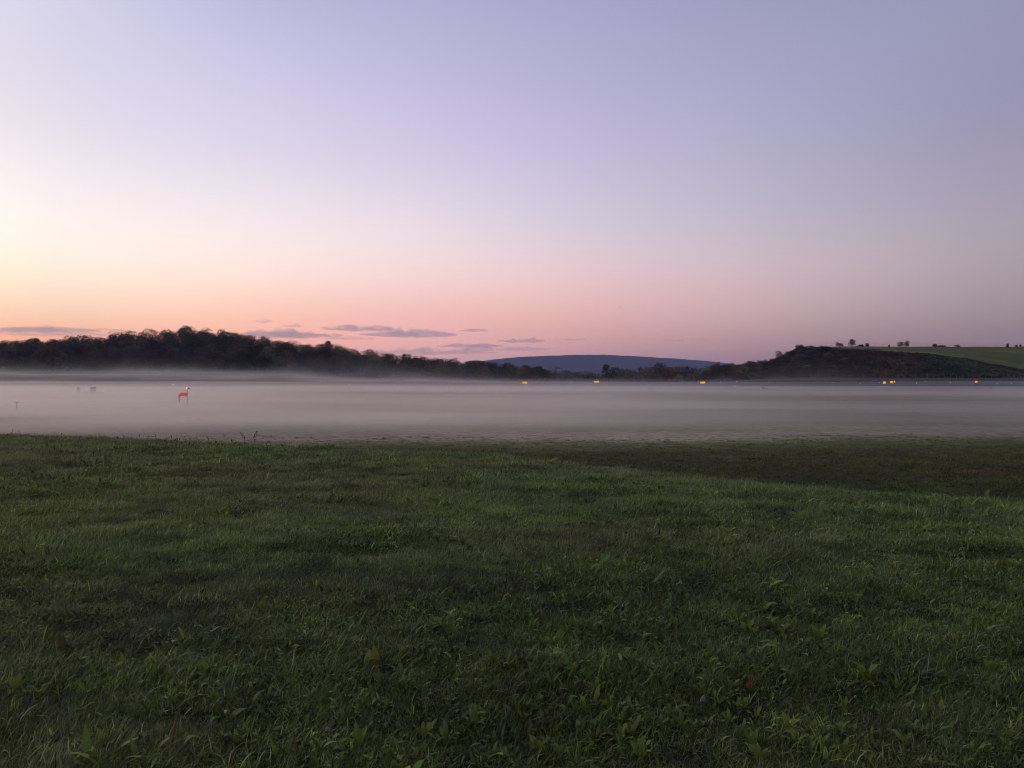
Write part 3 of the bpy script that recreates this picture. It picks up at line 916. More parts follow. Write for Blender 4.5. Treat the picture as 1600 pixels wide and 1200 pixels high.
# ------------------------------------------------------------------ airfield furniture
def sign(px, y, wpx, hm, label, mat, lamp=None, cap=False):
    w = wpx * .92 * y / FPX; hm *= .85; x = px_x(px, y)
    o = empty('airfield_sign', (x, y, gz(x, y)))
    tag(o, label, 'sign', 'lit yellow signs beside the runway')
    MB().box((0, 0, .18 + hm / 2), (w, .22, hm)).build('housing', M_DARK, o)
    MB().box((0, -.125, .18 + hm / 2), (w - .1, .03, hm - .1)).build('panel', mat, o)
    for s in (-1, 1):
        MB().tube([(s * w * .35, 0, -.1), (s * w * .35, 0, .18)], .05, 6).build('leg', M_STEEL, o)
    if cap:
        MB().box((w / 2 + .25, 0, .2 + hm / 2), (.5, .24, hm * .9)).build('end_box', M_DARK, o)
    return o


sign(820, 292, 9, 1.0, 'lit yellow sign with small red light below it, leftmost of the signs', M_YSIGN)
sign(932, 303, 9.5, .95, 'lit yellow sign in front of the dark spiky tree', M_YSIGN)
sign(1098, 293, 9, .95, 'lit yellow sign with a dark box on its right end', M_YSIGN, cap=True)
sign(1381.5, 291, 5, 1.1, 'square lit yellow sign, left one of the close pair', M_YSIGN)
sign(1393, 297, 6, 1.05, 'lit yellow sign, right one of the close pair', M_YSIGN)
sign(1397.6, 298.5, 2.2, 1.25, 'thin orange sign edge joined behind the close pair', M_OSIGN)
sign(1525, 303, 5, .9, 'small lit yellow sign, rightmost near the picture edge', M_YSIGN)
sign(1151, 309, 2.6, .75, 'tiny lit orange sign between the third sign and the pair', M_OSIGN)

LIGHT_BODY = MB().tube([(0, 0, -.05), (0, 0, .26)], [.06, .05], 6).mesh('stem')
LIGHT_BODY.materials.append(M_DARK)


def lamp(px, row, mat, rad, label, cat='light', group=None, y=None):
    if y is None:
        # runway rises towards its far side: find the ground under that row
        ys = np.arange(240, 320, .5)
        zz = ground_z(px_x(px, ys), ys)
        rows = HOR + FPX * (EYE - zz - .32) / ys
        y = float(ys[int(np.argmin(abs(rows - row)))])
    x = px_x(px, y)
    o = empty('runway_light', (x, y, gz(x, y) + .03))
    tag(o, label, cat, group)
    link('stem', LIGHT_BODY, None, o)
    MB().ball((0, 0, .32), rad, 8, 6, (1, 1, .9)).build('lens', mat, o, smooth=True)
    return o


GB = 'blue edge lights beside the runway'; GW = 'white edge lights beside the runway'; GR = 'red lights beside the runway'
for px, row, lab in [(178, 598, 'faint blue light in the mist left of the wind sock'), (790, 597, 'blue light just left of the leftmost yellow sign'),
                     (923, 599, 'blue light touching the left of the second yellow sign'), (938, 597, 'dim blue light right of the second yellow sign'),
                     (1050, 600, 'left one of two blue lights before the third sign'), (1053, 600, 'blue light close beside another before the third sign'), (1078, 600, 'bright blue light left of the third sign'),
                     (1091, 597, 'dim blue light above the third sign'), (1126, 597, 'blue light between third sign and tiny orange sign'), (1167, 597, 'blue light right of the tiny orange sign'),
                     (1374, 598, 'blue light left of the close pair of signs'), (1558, 599, 'blue light right of the rightmost sign'), (1580, 599, 'blue light nearest the right picture edge')]:
    lamp(px, row, M_BLUE, .13, lab, group=GB)
for px, row, lab in [(553, 597, 'small white light above the red light left of centre'), (710, 598, 'small white light before the right end of the left wood'), (858, 598.5, 'faint white light right of the leftmost sign'), (893, 598.5, 'bright white light left of the second sign'),
                     (1201, 598, 'white light below the left end of the right hill'), (1301, 597.5, 'white light below the middle of the right bank'), (1344, 599, 'white light left of the close sign pair'),
                     (1432, 598.5, 'white light right of the close sign pair'), (1485, 598, 'white light left of the rightmost sign'), (1014, 602, 'faint white light right of the valley bare trees')]:
    lamp(px, row, M_WHITE, .11, lab, group=GW)
lamp(270, 601, M_WARM, .2, 'warm white light left of the wind sock')
for px, row, lab in [(546, 600.5, 'red light alone in the mist left of centre'), (821, 603.8, 'red light below the leftmost yellow sign'), (1148, 603.5, 'red light below the tiny orange sign')]:
    lamp(px, row, M_REDL, .17, lab, group=GR)
lamp(1446, 597.3, M_REDL, .12, 'dim red light right of the close sign pair', group=GR, y=318)
# lights far out on the rising ground, left
for px, y, lab in [(23, 395, 'faint white light under the far left wood'), (91, 400, 'faint pole light under the left wood'), (160, 405, 'faint bluish light under the left wood'), (228, 400, 'faint light under the left hilltop'), (370, 396, 'faint light under the right shoulder of the left wood')]:
    lamp(px, 0, M_WHITE, .1, lab, group='faint lights before the left wood', y=y)
# small dark runway markers
for px, row, lab in [(1015, 607.5, 'small dark marker box in front of the valley trees'), (1192, 607.5, 'small dark marker box before the left end of the right hill'), (1549, 607.5, 'small white topped marker near the right edge'), (665, 601, 'small dark marker box on the runway, left of centre'), (655, 607, 'low dark marker box nearer than the runway line'), (900, 604.5, 'small pale marker on the runway below the second sign')]:
    ys = np.arange(235, 320, .5); zz = ground_z(px_x(px, ys), ys)
    y = float(ys[int(np.argmin(abs(HOR + FPX * (EYE - zz) / ys - row - 1)))]); x = px_x(px, y)
    o = empty('runway_marker', (x, y, gz(x, y))); tag(o, lab, 'marker', 'marker boxes along the runway')
    MB().box((0, 0, .3), (.45, .3, .5)).box((.9, 0, .12), (.9, .25, .2)).build('box', M_DARK if px != 1549 else M_GREYBOX, o)
    MB().tube([(0, 0, -.1), (0, 0, .07)], .05, 6).build('leg', M_STEEL, o)

# wind sock with a lit mast, drooping in still air
y = 92.0; x = px_x(292.3, y); zb = gz(x, y); m_ = y / FPX
ws = empty('wind_sock', (x, y, zb))
tag(ws, 'drooping red wind sock on a lit mast in the mist', 'wind sock')
H = (HOR - 606.8) * m_ + EYE - zb
MB().tube([(0, 0, -.2), (0, 0, H - .12)], [.045, .035], 8).build('mast', M_STEEL, ws)
lb = MB().ball((.0, 0, H), .11, 10, 8).build('lamp', M_SOCKL, ws, smooth=True)
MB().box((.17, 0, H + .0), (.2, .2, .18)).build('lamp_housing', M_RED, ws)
# sock: cone from the mast to the left, sagging, then a hanging tail
zs = (HOR - 617.0) * m_ + EYE - zb
pts, rad = [], []
for t in np.linspace(0, 1, 12):
    pts.append((-.06 - t * 11.6 * m_, .02 * math.sin(t * 7), zs + .03 + .07 * math.sin(t * 3.1) - .12 * t * t)); rad.append(.23 - .05 * t + .012 * math.sin(t * 23))
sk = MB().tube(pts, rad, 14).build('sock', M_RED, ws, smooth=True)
xe = pts[-1][0] + .02
top = MB()
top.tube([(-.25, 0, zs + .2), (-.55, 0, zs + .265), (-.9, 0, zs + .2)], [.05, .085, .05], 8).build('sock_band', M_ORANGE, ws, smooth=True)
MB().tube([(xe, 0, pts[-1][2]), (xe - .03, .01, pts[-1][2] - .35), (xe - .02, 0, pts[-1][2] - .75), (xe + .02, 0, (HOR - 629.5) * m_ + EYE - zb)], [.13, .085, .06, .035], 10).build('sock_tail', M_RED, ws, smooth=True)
MB().tube([(0, 0, zs + .26), (-.3, 0, zs + .25)], .02, 6).build('swivel_arm', M_DARK, ws)

# T shaped post near the left edge
y = 84.0; x = px_x(26, y); zb = gz(x, y)
tp = empty('marker_post', (x, y, zb)); tag(tp, 'T shaped post standing in the mist near the left edge', 'post')
hT = (HOR - 628.3) * y / FPX + EYE - zb
MB().tube([(0, 0, -.2), (0, 0, hT - .05)], [.05, .045], 8).build('upright', M_WOOD, tp)
MB().box((0, 0, hT - .02), (.46, .09, .06)).build('crossbar', M_WOOD, tp)

# equipment cabinets fading in the mist
for px, wpx, t_row, b_row, lab, wings in [(122.5, 3, 606, 613, 'narrow grey equipment box on a stem deep in the mist', False), (145.5, 6.5, 605, 618, 'larger grey cabinet with low units on both sides in the mist', True)]:
    y = 160.0; x = px_x(px, y); zb = gz(x, y); m_ = y / FPX
    o = empty('equipment_cabinet', (x, y, zb)); tag(o, lab, 'cabinet')
    zt = (HOR - t_row) * m_ + EYE - zb; zl = max(.1, (HOR - b_row) * m_ + EYE - zb)
    MB().box((0, 0, (zt + zl) / 2), (wpx * m_, .6, zt - zl)).build('housing', M_GREYBOX, o)
    MB().tube([(0, 0, -.1), (0, 0, zl)], .08, 8).build('stem', M_STEEL, o)
    MB().box((0, -.32, (zt + zl) / 2), (wpx * m_ * .8, .02, (zt - zl) * .8)).build('door', M_GREYBOX, o)
    MB().box((0, 0, zt + .03), (wpx * m_ + .08, .7, .05)).build('roof', M_GREYBOX, o)
    if wings:
        for s, nm in ((-1, 'l'), (1, 'r')):
            zc = (HOR - 616.5) * m_ + EYE - zb
            MB().box((s * 11.5 * m_, 0, max(zc, .35)), (10 * m_, .8, .36)).build('side_unit', M_GREYBOX, o)
            for q in (-1, 1):
                MB().tube([(s * 11.5 * m_ + q * 3.5 * m_, 0, -.1), (s * 11.5 * m_ + q * 3.5 * m_, 0, max(zc, .35) - .18)], .04, 6).build('leg', M_STEEL, o)

# bird crossing the sky
bm_ = MB()
b_y = 150.0
bird = empty('bird', (px_x(969, b_y), b_y, EYE + (HOR - 480) / FPX * b_y), .3)
tag(bird, 'tiny dark bird flying high in the pink sky', 'bird')
bm_.tube([(-.16, 0, -.01), (-.1, 0, 0), (0, 0, .01), (.1, 0, .01), (.17, 0, 0), (.21, 0, -.01)], [.012, .035, .05, .045, .03, .006], 8).build('body', M_DARK, bird, smooth=True)
for s in (-1, 1):
    wv = [(-.06, 0, .02), (.08, 0, .02), (.1, s * .16, .09), (-.02, s * .17, .09), (.04, s * .36, .05), (-.03, s * .34, .05)]
    wv += [(p[0], p[1], p[2] - .012) for p in wv]
    wf = [(0, 1, 2, 3), (3, 2, 4, 5), (9, 8, 7, 6), (11, 10, 8, 9), (0, 6, 7, 1), (1, 7, 8, 2), (2, 8, 10, 4), (4, 10, 11, 5), (5, 11, 9, 3), (3, 9, 6, 0)]
    link('wing', pydata('wing', wv, wf), M_DARK, bird)

# ------------------------------------------------------------------ grass of the knoll
TUFTS = bpy.data.collections.new('grass_sources')


def tuft_mesh(name, blades, seed, lean=0.6):
    """blades: list of (x, y, azimuth, length, width, bend, colour, shape)"""
    V, F, C = [], [], []
    for (x, y, a, ln, wd, bend, col, shape) in blades:
        d = np.array([math.cos(a), math.sin(a), 0]); sd = np.array([-math.sin(a), math.cos(a), 0])
        b = len(V)
        nseg = 4 if shape == 'leaf' else 3
        prof = {'leaf': [.35, .95, 1.0, .6, 0.0], 'blade': [1.0, .9, .6, 0.0]}[shape]
        p = np.array([x, y, 0.0]); th = bend[0]
        for i in range(nseg + 1):
            w = wd * prof[i] * .5
            if i == nseg:
                V.append(p.copy())
            else:
                V.append(p - sd * w); V.append(p + sd * w + np.array([0, 0, wd * .12]))
            dirv = d * math.sin(th) + np.array([0, 0, 1]) * math.cos(th)
            p = p + dirv * ln / nseg
            th += bend[1] / nseg
        for i in range(nseg - 1):
            F.append((b + 2 * i, b + 2 * i + 1, b + 2 * i + 3, b + 2 * i + 2)); C += [col] * 4
        F.append((b + 2 * nseg - 2, b + 2 * nseg - 1, b + 2 * nseg)); C += [col] * 3
    me = pydata(name, V, F, True)
    a = me.color_attributes.new('bcol', 'FLOAT_COLOR', 'CORNER')
    cc = np.concatenate([np.clip(np.array(C), .004, .5), np.ones((len(C), 1))], 1)
    a.data.foreach_set('color', cc.astype(np.float32).ravel())
    me.materials.append(M_GRASS)
    o = bpy.data.objects.new(name, me)
    TUFTS.objects.link(o)
    return o


G_BASE = np.array([0.130, 0.172, 0.030])


def gcol(r, base=G_BASE, v=.3):
    c = base * math.exp(r.normal(-.08, v * 1.7))
    return c * np.array([math.exp(r.normal(.0, .14)), 1, math.exp(r.normal(0, .16))])


names = []
for t in range(6):            # fine turf, combed over towards the right
    r = np.random.RandomState(300 + t)
    bl = []
    for i in range(84):
        x, y = r.normal(0, .045, 2)
        a = r.normal(0.35, 1.1)
        col = gcol(r)
        if r.rand() < .16: col = np.array([.21, .17, .10]) * math.exp(r.normal(0, .35))
        bl.append((x, y, a, r.uniform(.022, .06), r.uniform(.0014, .0030), (r.uniform(.1, 1.1), r.uniform(.5, 1.7)), col, 'blade'))
    tuft_mesh('tuft_%02d' % t, bl, t)
for t in range(3):            # small round-leaved ground herbs
    r = np.random.RandomState(330 + t)
    bl = []
    for i in range(22):
        x, y = r.normal(0, .045, 2)
        a = r.uniform(0, 6.28)
        bl.append((x, y, a, r.uniform(.024, .046), r.uniform(.007, .013), (r.uniform(.05, .7), r.uniform(.6, 1.9)), gcol(r, np.array([.11, .145, .028]), .3), 'leaf'))
    for i in range(26):
        x, y = r.normal(0, .045, 2)
        bl.append((x, y, r.normal(.35, 1.1), r.uniform(.025, .055), r.uniform(.0014, .0028), (r.uniform(.1, .9), r.uniform(.5, 1.6)), gcol(r), 'blade'))
    tuft_mesh('tuft_%02d' % (6 + t), bl, t)
for t in range(3):            # broad leaves, plantain and dock
    r = np.random.RandomState(350 + t)
    bl = []
    for i in range(4 + t):
        a = r.uniform(0, 6.28)
        bl.append((r.normal(0, .015), r.normal(0, .015), a, r.uniform(.038, .066), r.uniform(.011, .019), (r.uniform(.1, .9), r.uniform(.4, 1.6)), gcol(r, np.array([.15, .19, .03]), .26), 'leaf'))
    for i in range(34):
        x, y = r.normal(0, .045, 2)
        bl.append((x, y, r.normal(.3, 1), r.uniform(.025, .06), r.uniform(.0014, .0028), (r.uniform(.1, .7), r.uniform(.5, 1.4)), gcol(r), 'blade'))
    tuft_mesh('tuft_%02d' % (9 + t), bl, t)
for t in range(2):            # taller pale wisps
    r = np.random.RandomState(370 + t)
    bl = []
    for i in range(9):
        x, y = r.normal(0, .04, 2)
        bl.append((x, y, r.normal(0.3, 1.2), r.uniform(.07, .15), r.uniform(.0014, .0022), (r.uniform(.1, .8), r.uniform(.6, 1.8)), gcol(r, np.array([.16, .15, .09]), .25), 'blade'))
    tuft_mesh('tuft_%02d' % (12 + t), bl, t)


def scatter(rmin, rmax, dens, cond, halfang=40):
    area = math.radians(2 * halfang) / 2 * (rmax ** 2 - rmin ** 2)
    n = int(area * dens)
    a = np.radians(NR.uniform(-halfang, halfang, n)); r = np.sqrt(NR.uniform(rmin ** 2, rmax ** 2, n))
    x, y = r * np.sin(a), r * np.cos(a)
    k = cond(x, y)
    return x[k], y[k]


SIDE = lambda x, y: (y - crest_y(x)) * .82
PX_, PY_, PS_, PI_, PT_ = [], [], [], [], []


def add_grass(x, y, base_s, zone):
    n = len(x)
    lush = fbm(x * .28, y * .45, 3, 51) + .12 * np.clip(x / 6, -1, 1)            # greener to the right
    broad = fbm(x * .6, y * .8, 3, 57) + .12 * np.clip(x / 5, -1, 1)
    dry = fbm(x * .33, y * .6, 3, 63) - .25 * np.clip(x / 6, -1, 1)
    wisp = fbm(x * .4, y * .4, 2, 77)
    u = NR.uniform(0, 1, n)
    idx = NR.randint(0, 6, n)
    herb = u < np.clip(.26 + .6 * broad, .08, .6)
    idx = np.where(herb, NR.randint(6, 9, n), idx)
    bl = NR.uniform(0, 1, n) < np.clip(.09 + .5 * (broad - .0), .03, .36) * (1 if zone == 'near' else .6)
    idx = np.where(bl, NR.randint(9, 12, n), idx)
    ws_ = NR.uniform(0, 1, n) < np.clip(.01 + .22 * (wisp - .3), .004, .12)
    idx = np.where(ws_, NR.randint(12, 14, n), idx)
    height = 1 + .3 * fbm(x * .8, y * 1.7, 2, 91) + .5 * fbm(x * 3, y * 3.6, 2, 93)
    s = base_s * height * np.exp(NR.normal(0, .26, n))
    t = np.ones((n, 3))
    g = np.clip(lush, -.7, .7)[:, None]
    t = t * (1 + g * np.array([-.06, .14, -.06]))
    d = np.clip((dry - .05) * 2.2, 0, 1)[:, None] * .4
    t = t * (1 - d) + t * d * np.array([1.08, .95, .85])
    t = t * np.exp(NR.normal(0, .42, n) + .65 * fbm(x * 2.6, y * 3.4, 2, 101) + .2 * fbm(x * .9, y * 1.8, 2, 103) + .32 * fbm(x * .07, y * 1.3, 2, 107))[:, None]
    t = t * (.80 + .54 * sst(4, 11, np.hypot(x, y)))[:, None]          # distance shading painted into the tint: darker near the viewer, lighter farther off
    t = np.clip(t, .3, 1.9); t = np.where((idx >= 9)[:, None], np.clip(t, .45, 1.35), t)
    if zone == 'bank':
        br = (sst(-.15, .3, fbm(x * .09, y * .22, 3, 31)) * sst(40, 31, y))[:, None]
        t = np.array([.66, .62, .5]) * np.exp(.55 * fbm(x * .12, y * .8, 3, 109) + .35 * fbm(x * .5, y * 1.2, 2, 111))[:, None] * np.exp(NR.normal(0, .2, n))[:, None] * (1 - br) + br * np.array([1.0, .62, .6]) * np.exp(NR.normal(0, .2, n))[:, None]
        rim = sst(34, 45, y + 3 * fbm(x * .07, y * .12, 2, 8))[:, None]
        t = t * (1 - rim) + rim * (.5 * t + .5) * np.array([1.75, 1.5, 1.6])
        s = s * (1 - .45 * sst(36, 44, y))
        idx = np.where(idx > 8, idx % 6, idx)
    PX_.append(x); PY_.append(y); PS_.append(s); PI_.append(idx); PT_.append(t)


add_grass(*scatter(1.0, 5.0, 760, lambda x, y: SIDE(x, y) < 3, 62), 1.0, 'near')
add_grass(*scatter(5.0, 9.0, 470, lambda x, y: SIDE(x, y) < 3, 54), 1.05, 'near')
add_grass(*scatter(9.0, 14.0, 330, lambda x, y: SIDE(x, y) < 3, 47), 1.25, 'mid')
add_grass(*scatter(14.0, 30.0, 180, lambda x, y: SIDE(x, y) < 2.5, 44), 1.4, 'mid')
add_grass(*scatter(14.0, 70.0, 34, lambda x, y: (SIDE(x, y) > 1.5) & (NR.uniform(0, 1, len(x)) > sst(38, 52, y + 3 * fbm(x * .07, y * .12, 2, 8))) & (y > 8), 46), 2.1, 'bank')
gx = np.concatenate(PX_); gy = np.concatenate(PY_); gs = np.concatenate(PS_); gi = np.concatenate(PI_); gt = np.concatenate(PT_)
ng = len(gx)
gzv = ground_z(gx, gy) - .008
pm = bpy.data.meshes.new('meadow_grass')
pm.vertices.add(ng)
pm.vertices.foreach_set('co', np.stack([gx, gy, gzv], -1).astype(np.float32).ravel())
def pattr(nm, typ, arr, key):
    a = pm.attributes.new(nm, typ, 'POINT'); a.data.foreach_set(key, np.ascontiguousarray(arr).ravel())
pattr('idx', 'INT', gi.astype(np.int32), 'value')
flip = NR.normal(0, .75, ng)
comb = .6 * fbm(gx * .25, gy * .25, 2, 15)
pattr('rot', 'FLOAT_VECTOR', np.stack([NR.normal(0, .12, ng), NR.normal(0.06, .12, ng), flip + comb], -1).astype(np.float32), 'vector')
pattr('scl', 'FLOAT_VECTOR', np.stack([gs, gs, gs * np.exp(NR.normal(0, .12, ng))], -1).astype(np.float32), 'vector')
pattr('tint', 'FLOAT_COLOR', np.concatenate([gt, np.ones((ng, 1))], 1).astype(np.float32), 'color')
grass = link('meadow_grass', pm)
tag(grass, 'uncut green grass and weeds covering the knoll', None, None, 'stuff')
ng_ = bpy.data.node_groups.new('scatter_tufts', 'GeometryNodeTree')
ng_.interface.new_socket('Geometry', in_out='INPUT', socket_type='NodeSocketGeometry')
ng_.interface.new_socket('Geometry', in_out='OUTPUT', socket_type='NodeSocketGeometry')
gi_ = ng_.nodes.new('NodeGroupInput'); go_ = ng_.nodes.new('NodeGroupOutput')
mp = ng_.nodes.new('GeometryNodeMeshToPoints')
ip = ng_.nodes.new('GeometryNodeInstanceOnPoints')
ci = ng_.nodes.new('GeometryNodeCollectionInfo'); ci.inputs['Collection'].default_value = TUFTS
ci.inputs['Separate Children'].default_value = True; ci.inputs['Reset Children'].default_value = True
ip.inputs['Pick Instance'].default_value = True
def named(nm, t):
    n_ = ng_.nodes.new('GeometryNodeInputNamedAttribute'); n_.data_type = t; n_.inputs['Name'].default_value = nm
    return [o_ for o_ in n_.outputs if o_.enabled and o_.name == 'Attribute'][0]
L_ = ng_.links.new
L_(gi_.outputs[0], mp.inputs['Mesh']); L_(mp.outputs[0], ip.inputs['Points']); L_(ci.outputs[0], ip.inputs['Instance'])
L_(named('idx', 'INT'), ip.inputs['Instance Index']); L_(named('rot', 'FLOAT_VECTOR'), ip.inputs['Rotation']); L_(named('scl', 'FLOAT_VECTOR'), ip.inputs['Scale'])
L_(ip.outputs[0], go_.inputs[0])
md = grass.modifiers.new('tufts', 'NODES'); md.node_group = ng_
print('TREES', ntree, 'TUFTS', ng)

# ------------------------------------------------------------------ single plants in the foreground
def weed_leaf(seed, ln, wd, bend, col):
    r = np.random.RandomState(seed)
    V, F, C = [], [], []
    n = 7
    p = np.array([0.02, 0, 0.01]); th = bend[0]
    for i in range(n + 1):
        t = i / n
        w = wd * .5 * max(0, (math.sin(math.pi * min(1, t * .92 + .08)) ** .8)) * (1 + .08 * math.sin(i * 2.1 + seed))
        if t < .12: w = wd * .1
        if i == n: w = .0006
        rip = .006 * math.sin(i * 1.7 + seed)
        V += [p + np.array([0, -w, w * .35 + rip]), p.copy(), p + np.array([0, w, w * .35 - rip])]
        p = p + np.array([math.sin(th), 0, math.cos(th)]) * ln / n
        th += bend[1] / n
    for i in range(n):
        for k in range(2):
            a = 3 * i + k
            F.append((a, a + 1, a + 4, a + 3))
            c = np.array(col) * (1.0 if k else .92) * math.exp(r.normal(0, .05))
            C += [c] * 4
    me = pydata('leaf', V, F, True)
    at = me.color_attributes.new('bcol', 'FLOAT_COLOR', 'CORNER')
    at.data.foreach_set('color', np.concatenate([np.array(C), np.ones((len(C), 1))], 1).astype(np.float32).ravel())
    me.materials.append(M_WEED)
    return me


WL = []
for s in range(10):
    rr_ = random.Random(s)
    WL.append(weed_leaf(s, rr_.uniform(.075, .125), rr_.uniform(.022, .036), (rr_.uniform(.25, .7), rr_.uniform(.5, 1.4)),
                        [(.16, .205, .032), (.18, .22, .03), (.13, .17, .05), (.19, .215, .03), (.145, .19, .03)][s % 5]))
WEEDS = [(410, 955, 'broad leaved weed in the left grass, large bright leaves', 1.15), (430, 960, 'broad leaved weed just right of the bright left clump', 1.1), (372, 960, 'broad leaved weed left of the bright left clump', .9), (690, 982, 'upright broad leaved weed above the brown patch', 1.2), (705, 992, 'broad leaved weed overlapping the upright one above the brown patch', 1.0), (672, 985, 'small broad leaved weed left of the upright one above the brown patch', .9),
         (235, 1002, 'yellow green weed in the left grass below the bright clump', 1.0), (40, 920, 'broad leaved weed near the left picture edge', 1.1), (630, 1028, 'single upright leaf weed at the edge of the brown patch', .8), (160, 1180, 'weed with spread leaves at the bottom left', .9), (660, 1160, 'leafy rosette at the bottom centre left', 1.15), (740, 1140, 'weed with a folded leaf at the bottom centre', 1.0), (770, 1040, 'pair leaved weed right of the brown patch', 1.0), (560, 1170, 'weed with lance leaf near the bottom', 1.0),
         (905, 785, 'bright weed on the mid slope below the crest', 1.1), (890, 790, 'smaller bright weed on the mid slope', 1.0), (1355, 1070, 'long leaved weed right of centre near the bottom', 1.3), (1170, 990, 'broad leaved weed right of centre', 1.1), (1110, 1035, 'broad leaved weed below a dark hollow, right of centre', 1.1), (1280, 1000, 'bright leaved weed in the right grass', 1.1), (1340, 940, 'bright leaved weed higher in the right grass', 1.1), (1555, 1060, 'broad leaved weed near the right edge', 1.1), (1580, 930, 'bright weed cluster at the right edge', 1.2), (1390, 965, 'broad leaved weed in a line of weeds on the right', 1.0),
         (1000, 1190, 'leafy weed at the bottom edge right of centre', 1.1), (970, 1165, 'pale leaved weed near the bottom, right of centre', 1.0), (1190, 1195, 'single broad leaf at the bottom edge on the right', 1.0), (840, 1180, 'leafy weed at the bottom edge in the middle', 1.0), (60, 1090, 'weed with round leaves in the lower left grass', 1.0), (135, 1090, 'weed with paired leaves in the lower left grass', 1.0), (20, 1085, 'yellow green weed at the lower left edge', 1.0)]
for px, row, lab, s in WEEDS:
    x, y, z = hit(px, row + 6)
    o = empty('broadleaf_weed', (x, y, z + .022), R.uniform(0, 6.28)); o.scale = (s * .74,) * 3
    tag(o, lab, 'weed', 'broad leaved weeds singled out in the grass')
    nl = R.randint(5, 8)
    for k in range(nl):
        l_ = link('leaf', WL[R.randrange(10)], None, o)
        l_.rotation_euler = (R.uniform(-.2, .2), R.uniform(-.35, .2), k * 6.283 / nl + R.uniform(-.4, .4))
        l_.scale = (R.uniform(.75, 1.15),) * 3
# scattered others on the right and lower left
for i in range(150):
    px = R.uniform(850, 1600) if R.random() < .68 else R.uniform(0, 900)
    row = 830 + 365 * R.random() ** .8
    x, y, z = hit(px, row)
    o = empty('broadleaf_weed', (x, y, z + .02), R.uniform(0, 6.28)); o.scale = (R.uniform(.48, .75),) * 3
    side = 'right' if px > 1070 else 'left' if px < 530 else 'middle'
    lv = 'near the bottom edge' if row > 1090 else 'halfway up the grass' if row < 930 else 'in the middle of the grass'
    sd = ['at the far left', 'left of the middle', 'just left of the centre line', 'just right of the centre line', 'right of the middle', 'at the far right'][min(5, int(px / 267))]
    tag(o, 'small broad leaved weed %s, %s' % (lv, sd), 'weed', 'small weeds %s, %s' % (lv, sd))
    nl = R.randint(4, 6)
    for k in range(nl):
        l_ = link('leaf', WL[R.randrange(10)], None, o)
        l_.rotation_euler = (R.uniform(-.2, .2), R.uniform(-.35, .2), k * 6.283 / nl + R.uniform(-.4, .4))
        l_.scale = (R.uniform(.6, 1.0),) * 3

M_CLOVER = simple_mat('clover_pink', (0.36, 0.19, 0.26), 0.8, var=.2, scale=40)
M_STEM = simple_mat('stem_green', (0.05, 0.07, 0.025), 0.7)
M_REDLEAF = simple_mat('red_leaf', (0.22, 0.03, 0.02), 0.6)
M_STRAW = simple_mat('red_straw', (0.35, 0.1, 0.07), 0.6)
M_SEED = simple_mat('dry_seed_head', (0.05, 0.03, 0.022), 0.9)
CL_HEAD = MB()
for k in range(26):
    a = k * 2.4; t = (k + .5) / 26; zz_ = 1 - 1.5 * t; rr_ = math.sqrt(max(0, 1 - zz_ * zz_)) * .011
    b0 = Vector((rr_ * .5 * math.cos(a), rr_ * .5 * math.sin(a), .005 * zz_)); b1 = Vector((rr_ * 1.2 * math.cos(a), rr_ * 1.2 * math.sin(a), .014 * zz_ + .004))
    CL_HEAD.tube([b0, b1], [.0022, .0012], 4)
CLH = CL_HEAD.mesh('flower_head'); CLH.materials.append(M_CLOVER)
CLS = MB().tube([(0, 0, 0), (.006, 0, .05), (.0, .004, .1)], .0014, 5).mesh('stem'); CLS.materials.append(M_STEM)
for px, row, lab in [(232, 866, 'pink clover flower in the left grass, middle distance'), (375, 893, 'pink clover flower right of the left one in the same band'), (378, 923, 'pink clover flower above the bright left weeds'), (560, 1047, 'faded clover flower left of the brown patch'), (123, 1195, 'violet clover flower at the bottom left edge'), (510, 1165, 'pale pink clover flower at the bottom left of centre'), (1014, 892, 'pink clover flower at the top of the right foreground'), (1122, 938, 'pink clover flower right of centre among weeds'), (1287, 934, 'violet clover flower in the right grass'), (1100, 1115, 'pale clover flower near the red leaf'), (795, 940, 'reddish clover flower in the middle grass')]:
    x, y, z = hit(px, row + 10)
    o = empty('clover_flower', (x, y, z), R.uniform(0, 6)); tag(o, lab, 'flower', 'clover flowers in the grass')
    st = link('stem', CLS, None, o); hd = link('flower_head', CLH, None, o, (0, .004, .1))
    o.scale = (.85, .85, .8)
x, y, z = hit(1170, 1101)
lf = weed_leaf(33, .045, .026, (1.1, .5), (.20, .03, .018)); lf.name = 'fallen_leaf'
o = link('fallen_leaf', lf, None, None, (x - .03, y, z + .085)); o.rotation_euler = (.3, .1, .2); tag(o, 'fallen red leaf lying on the grass, lower right', 'leaf')
x, y, z = hit(262, 1188)
o = MB().tube([(0, 0, .0), (.012, .0, .07), (.03, 0, .15)], [.003, .0026, .0015], 5).build('red_stalk', M_STRAW, None, (x, y, z + .02))
tag(o, 'red dry stalk sticking up at the lower left', 'stalk')
